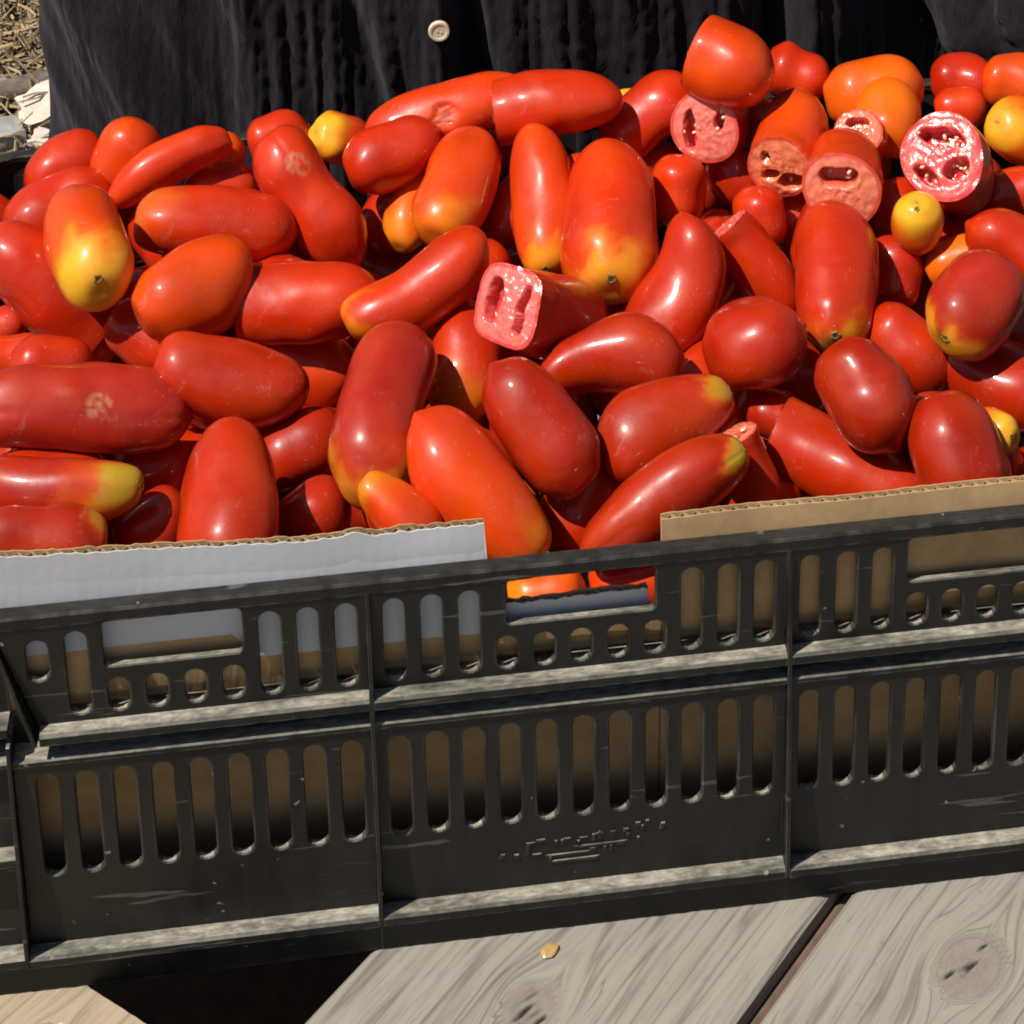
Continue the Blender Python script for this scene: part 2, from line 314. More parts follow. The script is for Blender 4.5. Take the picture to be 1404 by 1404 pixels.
TOMATOES = [
    ((-0.2809, 0.3752, 0.2188), (0.858, 0.349, 0.378), 0.0548, 0.0378, (0.13, -0.858, 0.496), {'hue': 0.1}, 'pale red plum tomato at the far left back corner beside the black rim'),
    ((-0.2427, 0.3692, 0.2269), (-0.381, -0.171, -0.909), 0.0474, 0.0404, (0.105, -0.862, 0.495), {'hue': 0.45, 'yp': 0.3}, 'upright red tomato with an orange flank in the back left row against the dark shirt'),
    ((-0.214, 0.3493, 0.2286), (0.915, 0.267, 0.302), 0.0836, 0.0281, (0.086, -0.861, 0.501), {'hue': 0.35, 'bend': -0.12, 'tapB': 0.75, 'n': 3.0}, 'slim curved orange red tomato lying above the wide glossy horizontal one'),
    ((-0.1843, 0.3806, 0.2141), (0.161, 0.503, 0.849), 0.0339, 0.0289, (0.063, -0.864, 0.5), {'hue': 0.6}, 'small orange tomato end peeping out behind the slim curved one at the back rim'),
    ((-0.1843, 0.3603, 0.2042), (-0.998, -0.051, 0.039), 0.0471, 0.0331, (0.064, -0.857, 0.512), {'hue': 0.15}, 'pinkish tomato tucked between the slim curved and the wide glossy ones'),
    ((-0.282, 0.3465, 0.2053), (0.896, 0.324, 0.304), 0.0722, 0.0452, (0.133, -0.849, 0.512), {'hue': 0.12}, 'broad dull red tomato at the left behind the yellow-ended tomato'),
    ((-0.2525, 0.2435, 0.2461), (0.282, -0.954, -0.097), 0.0892, 0.0473, (0.122, -0.843, 0.524), {'hue': 0.45, 'yel': 1.0, 'yp': 0.33, 'scar': 1.0, 'tapA': 0.96}, 'tomato showing a big yellow stem end with small green scar at the left'),
    ((-0.1839, 0.2924, 0.2215), (-0.989, 0.013, 0.148), 0.098, 0.041, (0.067, -0.849, 0.524), {'hue': 0.15, 'n': 4.5, 'bend': 0.04, 'yel': 0.15}, 'wide glossy red tomato lying horizontally with blunt ends near the left back'),
    ((-0.1267, 0.3129, 0.2215), (-0.538, 0.426, 0.728), 0.0966, 0.0427, (0.024, -0.855, 0.518), {'hue': 0.2, 'waist': 0.16, 'patch': 'beige:.72:.3:.2'}, 'long two-lobed red tomato with a beige scar on its upper half'),
    ((-0.1477, 0.3803, 0.2238), (-0.967, -0.158, -0.202), 0.0406, 0.0346, (0.038, -0.868, 0.496), {'hue': 0.15}, 'round pinkish tomato end behind the two-lobed scarred tomato'),
    ((-0.1083, 0.3778, 0.2202), (-0.756, -0.354, 0.551), 0.0452, 0.0337, (0.01, -0.867, 0.499), {'hue': 0.3, 'yel': 1.0, 'yp': 0.36, 'ribs': 0.06}, 'red tomato with a bright lemon yellow ribbed end against the dark shirt'),
    ((-0.2812, 0.2636, 0.2128), (-0.703, 0.159, 0.693), 0.0891, 0.0474, (0.14, -0.834, 0.534), {'hue': 0.05, 'cutB': 1.0, 'open': 'dark'}, 'pinkish red cut tomato at the left edge with its dark hollow end facing down'),
    ((-0.3226, 0.3695, 0.1903), (-0.909, 0.077, 0.409), 0.0323, 0.0275, (0.158, -0.845, 0.51), {'hue': 0.05}, 'dark red tomato sliver at the left edge just below the black rim'),
    ((-0.3059, 0.2532, 0.1929), (-0.987, -0.148, 0.061), 0.0302, 0.0243, (0.157, -0.822, 0.547), {'hue': 0.05}, 'dark red tomato sliver at the left edge under the hollow cut one'),
    ((-0.1912, 0.2127, 0.2331), (-0.875, -0.448, -0.183), 0.0718, 0.0497, (0.076, -0.835, 0.545), {'hue': 0.5, 'n': 2.3}, 'fat orange red oval tomato with one bright highlight below the wide horizontal one'),
    ((-0.2196, 0.2254, 0.196), (-0.836, 0.239, 0.495), 0.0535, 0.0372, (0.096, -0.824, 0.559), {'hue': 0.15, 'n': 2.4, 'ribs': 0.04}, 'small lobed pinkish tomato just below the yellow-ended one'),
    ((-0.2545, 0.2642, 0.167), (-0.669, -0.482, -0.566), 0.029, 0.0248, (0.118, -0.821, 0.559), {'hue': 0.6}, 'orange shoulder of a tomato squeezed left of the small lobed pinkish one'),
    ((-0.1263, 0.2168, 0.2168), (-0.988, 0.15, -0.042), 0.0791, 0.0437, (0.025, -0.832, 0.553), {'hue': 0.2, 'cutA': 1.0, 'patch': 'wet:.6:.1:.25'}, 'cut red tomato with a wet left end, right of the fat orange oval'),
    ((-0.0665, 0.196, 0.2325), (-0.899, -0.225, -0.375), 0.0915, 0.0374, (-0.021, -0.833, 0.553), {'hue': 0.3, 'yel': 0.3, 'yp': 0.2, 'bend': -0.12, 'n': 3.2}, 'long bent red tomato with orange lower tip left of the square cut face'),
    ((-0.1698, 0.1561, 0.2146), (-0.962, 0.105, 0.251), 0.0862, 0.0437, (0.061, -0.815, 0.576), {'hue': 0.2, 'n': 2.4}, 'large smooth red oval tomato right of the very long purplish one'),
    ((-0.2479, 0.1406, 0.2159), (-0.986, -0.036, 0.163), 0.1184, 0.0428, (0.125, -0.807, 0.578), {'hue': 0.05, 'waist': 0.08, 'n': 3.4, 'dull': 1.0, 'patch': 'beige:.42:.1:.16'}, 'very long purplish red tomato with a pale scab at the left edge'),
    ((-0.1343, 0.2202, 0.1739), (-0.942, 0.168, 0.291), 0.0632, 0.0441, (0.031, -0.818, 0.575), {'hue': 0.4}, 'orange red tomato mostly hidden behind the large smooth oval one'),
    ((-0.2957, 0.223, 0.1948), (-0.988, -0.118, 0.098), 0.036, 0.0246, (0.153, -0.817, 0.556), {'hue': 0.4}, 'orange tomato sliver with a white glint at the left edge'),
    ((-0.2707, 0.2048, 0.2001), (-0.99, -0.084, 0.117), 0.047, 0.0291, (0.136, -0.816, 0.562), {'hue': 0.1}, 'pinkish tomato back showing above the very long purplish tomato'),
    ((-0.252, 0.0912, 0.2093), (0.987, -0.162, -0.026), 0.0876, 0.0314, (0.132, -0.789, 0.6), {'hue': 0.05, 'olive': 1.0, 'yp': 0.27, 'bend': 0.1, 'n': 3.0, 'tapA': 0.85, 'scar': 1.0}, 'red tomato with an olive yellow stem end lying above the white cardboard at left'),
    ((-0.2587, 0.0608, 0.2042), (0.989, 0.08, -0.124), 0.0695, 0.0312, (0.14, -0.776, 0.614), {'hue': 0.12, 'olive': 0.7, 'yp': 0.15, 'n': 3.0, 'waist': 0.08}, 'pink red tomato with greenish end resting on the white cardboard edge at bottom left'),
    ((-0.1673, 0.0696, 0.2058), (0.003, -0.957, -0.291), 0.0874, 0.0506, (0.063, -0.786, 0.615), {'hue': 0.3, 'n': 2.8}, 'smooth red tomato standing upright behind the white cardboard with a vertical highlight'),
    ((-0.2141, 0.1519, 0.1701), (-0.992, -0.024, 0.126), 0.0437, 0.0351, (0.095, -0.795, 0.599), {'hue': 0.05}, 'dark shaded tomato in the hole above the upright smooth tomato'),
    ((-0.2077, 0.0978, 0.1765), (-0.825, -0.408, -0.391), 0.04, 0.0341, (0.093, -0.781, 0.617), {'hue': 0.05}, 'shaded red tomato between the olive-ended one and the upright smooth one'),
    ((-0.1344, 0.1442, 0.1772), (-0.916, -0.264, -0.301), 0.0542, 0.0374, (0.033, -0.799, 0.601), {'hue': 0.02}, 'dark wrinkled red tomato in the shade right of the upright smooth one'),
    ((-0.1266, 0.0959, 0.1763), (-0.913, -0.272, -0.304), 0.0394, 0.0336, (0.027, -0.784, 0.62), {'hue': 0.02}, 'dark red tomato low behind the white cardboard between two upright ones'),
    ((-0.0887, 0.12, 0.2134), (-0.246, -0.913, -0.325), 0.1012, 0.048, (-0.004, -0.806, 0.592), {'hue': 0.12, 'yel': 0.45, 'yp': 0.17, 'n': 3.2, 'dull': 1.0, 'scar': 1.0}, 'tall upright tomato with greenish yellow foot and purple sheen in the middle'),
    ((-0.0846, 0.0523, 0.2078), (-0.726, 0.361, 0.585), 0.0485, 0.0301, (-0.008, -0.783, 0.622), {'hue': 0.45, 'yel': 0.4, 'yp': 0.3, 'tapA': 0.62}, 'orange tomato with a narrow nub under the foot of the tall yellow-footed one'),
    ((-0.0439, 0.0647, 0.2049), (0.642, -0.495, -0.585), 0.0914, 0.0444, (-0.042, -0.785, 0.618), {'hue': 0.4, 'yel': 0.35, 'yp': 0.3, 'nib': 1.0, 'tapB': 0.92, 'tapA': 0.8, 'n': 2.5}, 'big pointed orange red tomato at the end of the white cardboard'),
    ((-0.0097, 0.0874, 0.2195), (0.587, -0.52, -0.621), 0.0754, 0.0409, (-0.071, -0.797, 0.6), {'hue': 0.05, 'nib': 1.0, 'tapB': 0.9, 'n': 2.5}, 'dark red pointed oval tomato with one glint above the gap in the cardboard'),
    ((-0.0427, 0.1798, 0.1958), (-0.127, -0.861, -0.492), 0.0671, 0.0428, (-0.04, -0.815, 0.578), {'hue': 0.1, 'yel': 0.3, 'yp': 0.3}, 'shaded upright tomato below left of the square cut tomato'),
    ((0.0064, 0.1822, 0.2194), (-0.55, -0.609, 0.571), 0.0938, 0.0438, (-0.079, -0.823, 0.563), {'hue': 0.02, 'cutA': 1.0, 'face': 'square', 'n': 4.0}, 'dark red tomato with a square pink cut face and two deep cavities'),
    ((0.0321, 0.1397, 0.2152), (-0.992, 0.038, -0.121), 0.0802, 0.0423, (-0.102, -0.808, 0.58), {'hue': 0.12, 'waist': 0.06, 'tapA': 0.62, 'n': 2.5, 'bend': 0.08}, 'glossy red tomato with a winding highlight under the square cut tomato'),
    ((0.0572, 0.0938, 0.2097), (0.925, 0.191, 0.328), 0.078, 0.0445, (-0.125, -0.791, 0.599), {'hue': 0.25, 'olive': 0.7, 'yp': 0.1, 'tapA': 0.58, 'n': 2.6, 'scar': 1.0}, 'pear-shaped tomato with a round orange base and greenish neck end'),
    ((0.0476, 0.0476, 0.2033), (0.895, 0.187, 0.405), 0.0969, 0.0333, (-0.12, -0.774, 0.622), {'hue': 0.2, 'olive': 0.9, 'yp': 0.1, 'bend': -0.07, 'n': 3.0, 'scar': 1.0, 'patch': 'wet:.4:-.3:.16'}, 'long slanting tomato in front resting on the bare rim with olive tip at upper right'),
    ((0.0103, 0.0897, 0.1705), (0.533, 0.494, 0.687), 0.0536, 0.0369, (-0.085, -0.777, 0.624), {'hue': 0.3}, 'shaded orange red tomato under the dark pointed oval above the bare rim'),
    ((0.0807, 0.2034, 0.2133), (0.482, 0.435, 0.76), 0.082, 0.0466, (-0.135, -0.821, 0.555), {'hue': 0.08, 'bend': 0.14, 'tapA': 0.8, 'n': 2.8}, 'bent dark red tomato right of the upright pair with yellow-green feet'),
    ((0.1121, 0.1431, 0.216), (-0.957, -0.012, -0.291), 0.0598, 0.0499, (-0.165, -0.803, 0.573), {'hue': 0.05, 'n': 2.3}, 'very glossy deep red oval tomato just left below the tall upright dark one'),
    ((0.1589, 0.0857, 0.2227), (-0.382, 0.761, 0.524), 0.0581, 0.0476, (-0.209, -0.782, 0.587), {'hue': 0.05, 'nib': 1.0, 'n': 2.3}, 'egg-shaped red tomato with a tiny pointed tip aimed down right'),
    ((0.199, 0.0561, 0.2044), (-0.228, 0.65, 0.725), 0.0638, 0.0481, (-0.243, -0.759, 0.604), {'hue': 0.08, 'n': 2.4, 'tapA': 0.8, 'nib': 0.3}, 'big red tomato with a white glare just above the brown cardboard at right'),
    ((0.2252, 0.0733, 0.2037), (0.589, -0.805, 0.068), 0.0257, 0.0219, (-0.26, -0.761, 0.594), {'hue': 0.4, 'yel': 1.2, 'yp': 0.7, 'scar': 1.0}, 'small yellow stem end peeping out right of the big glaring tomato above the cardboard'),
    ((0.2509, 0.1366, 0.1857), (-0.579, 0.811, 0.083), 0.0648, 0.0473, (-0.267, -0.771, 0.578), {'hue': 0.06, 'cutA': 1.0}, 'cut red tomato at the right edge with its sliced end turned up and away'),
    ((0.1535, 0.0848, 0.1794), (-0.817, 0.546, 0.188), 0.0849, 0.0426, (-0.2, -0.766, 0.611), {'hue': 0.2, 'n': 3.0, 'waist': 0.06, 'cutA': 1.0}, 'pink red cut tomato lying on the brown cardboard with a broad glare'),
    ((0.0965, 0.0727, 0.1907), (-0.345, 0.328, 0.879), 0.0438, 0.0276, (-0.158, -0.773, 0.615), {'hue': 0.1, 'cutA': 1.0, 'open': 'pale'}, 'small cut tomato with a pale pink slice behind the olive-tipped slanting one'),
    ((0.1218, 0.1306, 0.1809), (-0.915, 0.351, 0.2), 0.0324, 0.0276, (-0.171, -0.785, 0.596), {'hue': 0.05}, 'dark tomato with peeling skin deep below the glossy deep red oval'),
    ((0.2026, 0.1577, 0.1941), (-0.643, 0.564, 0.518), 0.0551, 0.039, (-0.229, -0.788, 0.572), {'hue': 0.1}, 'flat pink sided tomato partly hidden right of the tall upright one on the right'),
    ((0.2348, 0.1401, 0.2301), (-0.794, -0.508, -0.333), 0.0631, 0.0455, (-0.26, -0.79, 0.555), {'hue': 0.12, 'yel': 0.6, 'yp': 0.15, 'scar': 1.0, 'dull': 1.0}, 'brownish red tomato with a yellow stem end pointing down left at the right side'),
    ((0.1694, 0.1897, 0.2202), (-0.209, -0.912, -0.352), 0.0917, 0.0472, (-0.203, -0.81, 0.55), {'hue': 0.12, 'yel': 0.5, 'yp': 0.14, 'scar': 1.0, 'n': 3.2}, 'tall upright dark red tomato with yellow foot right of the middle'),
    ((0.213, 0.2239, 0.196), (-0.308, -0.474, -0.825), 0.0423, 0.036, (-0.228, -0.805, 0.547), {'hue': 0.03}, 'dark wet tomato in the gap right of the tall upright one on the right'),
    ((0.1343, 0.2248, 0.2053), (-0.58, 0.39, 0.716), 0.0611, 0.0323, (-0.172, -0.818, 0.549), {'hue': 0.12, 'cutA': 1.0}, 'pinkish cut tomato wedged left of the tall upright one on the right'),
    ((0.2261, 0.2215, 0.2292), (-0.028, -0.228, 0.973), 0.0369, 0.0307, (-0.241, -0.814, 0.529), {'hue': 0.5, 'yel': 1.2, 'yp': 0.6, 'scar': 1.0}, 'small mustard yellow tomato end with a black dot below the round cut face at right'),
    ((0.2496, 0.217, 0.2054), (-0.901, -0.006, -0.434), 0.0417, 0.0248, (-0.255, -0.801, 0.541), {'hue': 1.0, 'n': 4.0}, 'short bright orange tomato piece above the brownish red one at right'),
    ((0.2748, 0.1962, 0.2234), (0.763, -0.522, -0.381), 0.0539, 0.0395, (-0.278, -0.797, 0.536), {'hue': 0.1, 'nib': 1.0, 'n': 2.4}, 'pinkish tomato with a pointed nose at the right edge'),
    ((0.3012, 0.2658, 0.2146), (0.955, -0.191, 0.226), 0.0433, 0.0294, (-0.284, -0.808, 0.516), {'hue': 0.1}, 'small red tomato with a sharp white glint at the right edge'),
    ((0.2606, 0.2601, 0.2375), (-0.411, -0.636, 0.653), 0.0678, 0.0511, (-0.26, -0.821, 0.509), {'hue': 0.02, 'cutA': 1.0, 'n': 3.4, 'open': 'round'}, 'crimson tomato with a round cut face, two cavities and shiny seeds at upper right'),
    ((0.3151, 0.3035, 0.2331), (-0.716, -0.405, 0.569), 0.0472, 0.0403, (-0.288, -0.821, 0.493), {'hue': 0.75, 'yel': 0.8, 'yp': 0.34, 'n': 2.3}, 'glossy yellow orange tomato end at the right edge beside the round crimson cut face'),
    ((0.3326, 0.3621, 0.2314), (-0.946, 0.324, -0.01), 0.0438, 0.0373, (-0.29, -0.83, 0.476), {'hue': 0.55}, 'orange tomato against the dark sleeve at the right edge'),
    ((0.2946, 0.358, 0.2193), (-0.964, 0.226, -0.139), 0.0351, 0.0295, (-0.265, -0.832, 0.487), {'hue': 0.35}, 'flat orange red tomato behind the round crimson cut face'),
    ((0.3037, 0.3827, 0.2242), (-0.961, 0.27, -0.066), 0.0444, 0.0378, (-0.268, -0.837, 0.477), {'hue': 0.0}, 'dull red tomato in the shade under the dark sleeve at the back right'),
    ((0.241, 0.3767, 0.2254), (-0.966, 0.134, -0.223), 0.068, 0.0471, (-0.229, -0.845, 0.483), {'hue': 0.8}, 'broad orange tomato hump at the back right against the dark shirt'),
    ((0.2417, 0.3382, 0.2277), (-0.237, -0.934, -0.266), 0.0537, 0.0458, (-0.235, -0.838, 0.493), {'hue': 1.0, 'n': 2.2}, 'round bright orange tomato in front of the broad orange hump at back right'),
    ((0.2162, 0.311, 0.2285), (-0.237, -0.604, 0.761), 0.0408, 0.032, (-0.221, -0.836, 0.503), {'hue': 0.3, 'cutA': 1.0, 'n': 3.4, 'open': 'pale'}, 'small cut tomato with a pale grainy slice below left of the round bright orange one'),
    ((0.195, 0.2688, 0.2392), (-0.29, -0.938, 0.19), 0.0715, 0.0467, (-0.213, -0.833, 0.511), {'hue': 0.4, 'cutA': 1.0, 'n': 3.4, 'open': 'pale'}, 'cut tomato with a pale oval face right above the tall upright dark red one'),
    ((0.1735, 0.3203, 0.2343), (-0.42, -0.906, -0.053), 0.0747, 0.0431, (-0.191, -0.845, 0.5), {'hue': 0.45, 'cutA': 1.0, 'n': 3.4, 'open': 'glass'}, 'orange tomato with a glassy cut end aimed down left beside the seedy round slice'),
    ((0.1404, 0.3312, 0.2749), (-0.799, 0.559, 0.22), 0.0506, 0.0522, (-0.169, -0.863, 0.476), {'hue': 0.45, 'cutA': 1.0, 'n': 2.5, 'tapB': 0.85}, 'big cut tomato topping the whole heap, its sliced side turned left'),
    ((0.1972, 0.4078, 0.2253), (-0.879, 0.37, 0.301), 0.0452, 0.0372, (-0.196, -0.856, 0.478), {'hue': 0.15}, 'red tomato with a bright glint right of the topmost tomato'),
    ((0.13, 0.3505, 0.2333), (-0.342, -0.894, 0.289), 0.0613, 0.0462, (-0.158, -0.855, 0.494), {'hue': 0.05, 'cutA': 1.0, 'n': 3.4, 'open': 'seedy'}, 'tomato with a round seedy cut face under the topmost tomato'),
    ((0.1405, 0.3327, 0.2016), (-0.641, 0.489, 0.592), 0.0413, 0.0352, (-0.165, -0.841, 0.515), {'hue': 0.0}, 'dark red tomato in the shade under the seedy round slice'),
    ((0.1443, 0.2759, 0.2062), (0.031, 0.534, 0.845), 0.0395, 0.0337, (-0.174, -0.83, 0.531), {'hue': 0.1}, 'rounded red tomato with a white glint below the orange tomato with a glassy cut end'),
    ((0.0994, 0.3044, 0.2105), (0.097, 0.513, 0.853), 0.046, 0.0361, (-0.139, -0.842, 0.522), {'hue': 0.35, 'n': 2.3}, 'round orange red tomato below left of the seedy round slice'),
    ((0.0897, 0.366, 0.2261), (0.813, 0.195, 0.549), 0.0744, 0.0396, (-0.128, -0.859, 0.495), {'hue': 0.1, 'n': 2.7, 'waist': 0.05}, 'slanting red tomato left of the seedy round slice at the back'),
    ((0.0795, 0.3817, 0.2192), (-0.032, 0.501, 0.865), 0.0362, 0.0191, (-0.12, -0.861, 0.495), {'hue': 0.9, 'yel': 0.9, 'yp': 0.5}, 'pale yellow tomato nub peeking out behind the slanting red one at the back'),
    ((0.0314, 0.3503, 0.2485), (-0.979, 0.135, -0.153), 0.0803, 0.0416, (-0.089, -0.867, 0.49), {'hue': 0.25, 'n': 2.4, 'patch': 'flesh:.9:.2:.22', 'cutA': 1.0}, 'red tomato with a torn pink left end lying at the centre back against the shirt'),
    ((-0.0398, 0.3708, 0.2381), (0.977, 0.072, 0.203), 0.1073, 0.0392, (-0.038, -0.87, 0.491), {'hue': 0.4, 'n': 2.7, 'tapB': 0.85, 'patch': 'flesh:.5:.15:.24'}, 'long orange red tomato with torn pink flesh left of centre at the back'),
    ((-0.0761, 0.3419, 0.2297), (-0.942, -0.159, -0.296), 0.0642, 0.0402, (-0.012, -0.863, 0.505), {'hue': 0.12, 'n': 2.5}, 'plain red tomato below the long torn one at the back'),
    ((-0.0372, 0.3116, 0.2215), (-0.368, -0.882, -0.294), 0.0844, 0.0466, (-0.041, -0.854, 0.518), {'hue': 0.45, 'yel': 0.3, 'yp': 0.25, 'n': 2.7}, 'orange red upright tomato left of the pair with yellow-green feet'),
    ((-0.06, 0.3394, 0.1963), (-0.463, -0.804, -0.374), 0.0708, 0.0357, (-0.024, -0.852, 0.523), {'hue': 0.7, 'yel': 0.35, 'yp': 0.25}, 'narrow orange tomato with yellow foot half hidden behind the upright one left of the pair'),
    ((0.0127, 0.2939, 0.2189), (-0.013, -0.846, -0.533), 0.0972, 0.04, (-0.078, -0.848, 0.524), {'hue': 0.42, 'yel': 0.55, 'yp': 0.16, 'n': 3.0, 'waist': 0.05, 'tapB': 0.9, 'scar': 1.0}, 'left slimmer tomato of the upright pair with yellow-green feet'),
    ((0.0506, 0.2604, 0.2226), (-0.122, -0.944, -0.306), 0.1071, 0.0572, (-0.108, -0.84, 0.532), {'hue': 0.3, 'yel': 0.6, 'yp': 0.2, 'scar': 1.0, 'n': 2.8}, 'right fatter tomato of the upright pair with yellow-green feet and stem scar'),
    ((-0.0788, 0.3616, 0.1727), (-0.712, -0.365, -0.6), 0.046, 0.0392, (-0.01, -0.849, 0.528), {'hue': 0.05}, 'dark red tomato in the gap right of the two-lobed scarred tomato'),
    ((-0.0129, 0.3769, 0.2114), (0.29, 0.468, 0.835), 0.0444, 0.0359, (-0.056, -0.863, 0.503), {'hue': 0.1}, 'red tomato hidden behind the upright one left of the pair'),
    ((-0.0137, 0.0416, 0.1625), (-0.996, 0.012, -0.089), 0.0394, 0.0331, (-0.067, -0.759, 0.648), {'hue': 0.7, 'yel': 0.4, 'yp': 0.3}, 'orange tomato glimpsed through the middle hand slot of the crate'),
    ((0.0311, 0.047, 0.1606), (-0.991, 0.023, -0.132), 0.0467, 0.0335, (-0.104, -0.757, 0.645), {'hue': 0.4}, 'red orange tomato seen at the right end of the middle hand slot'),
]
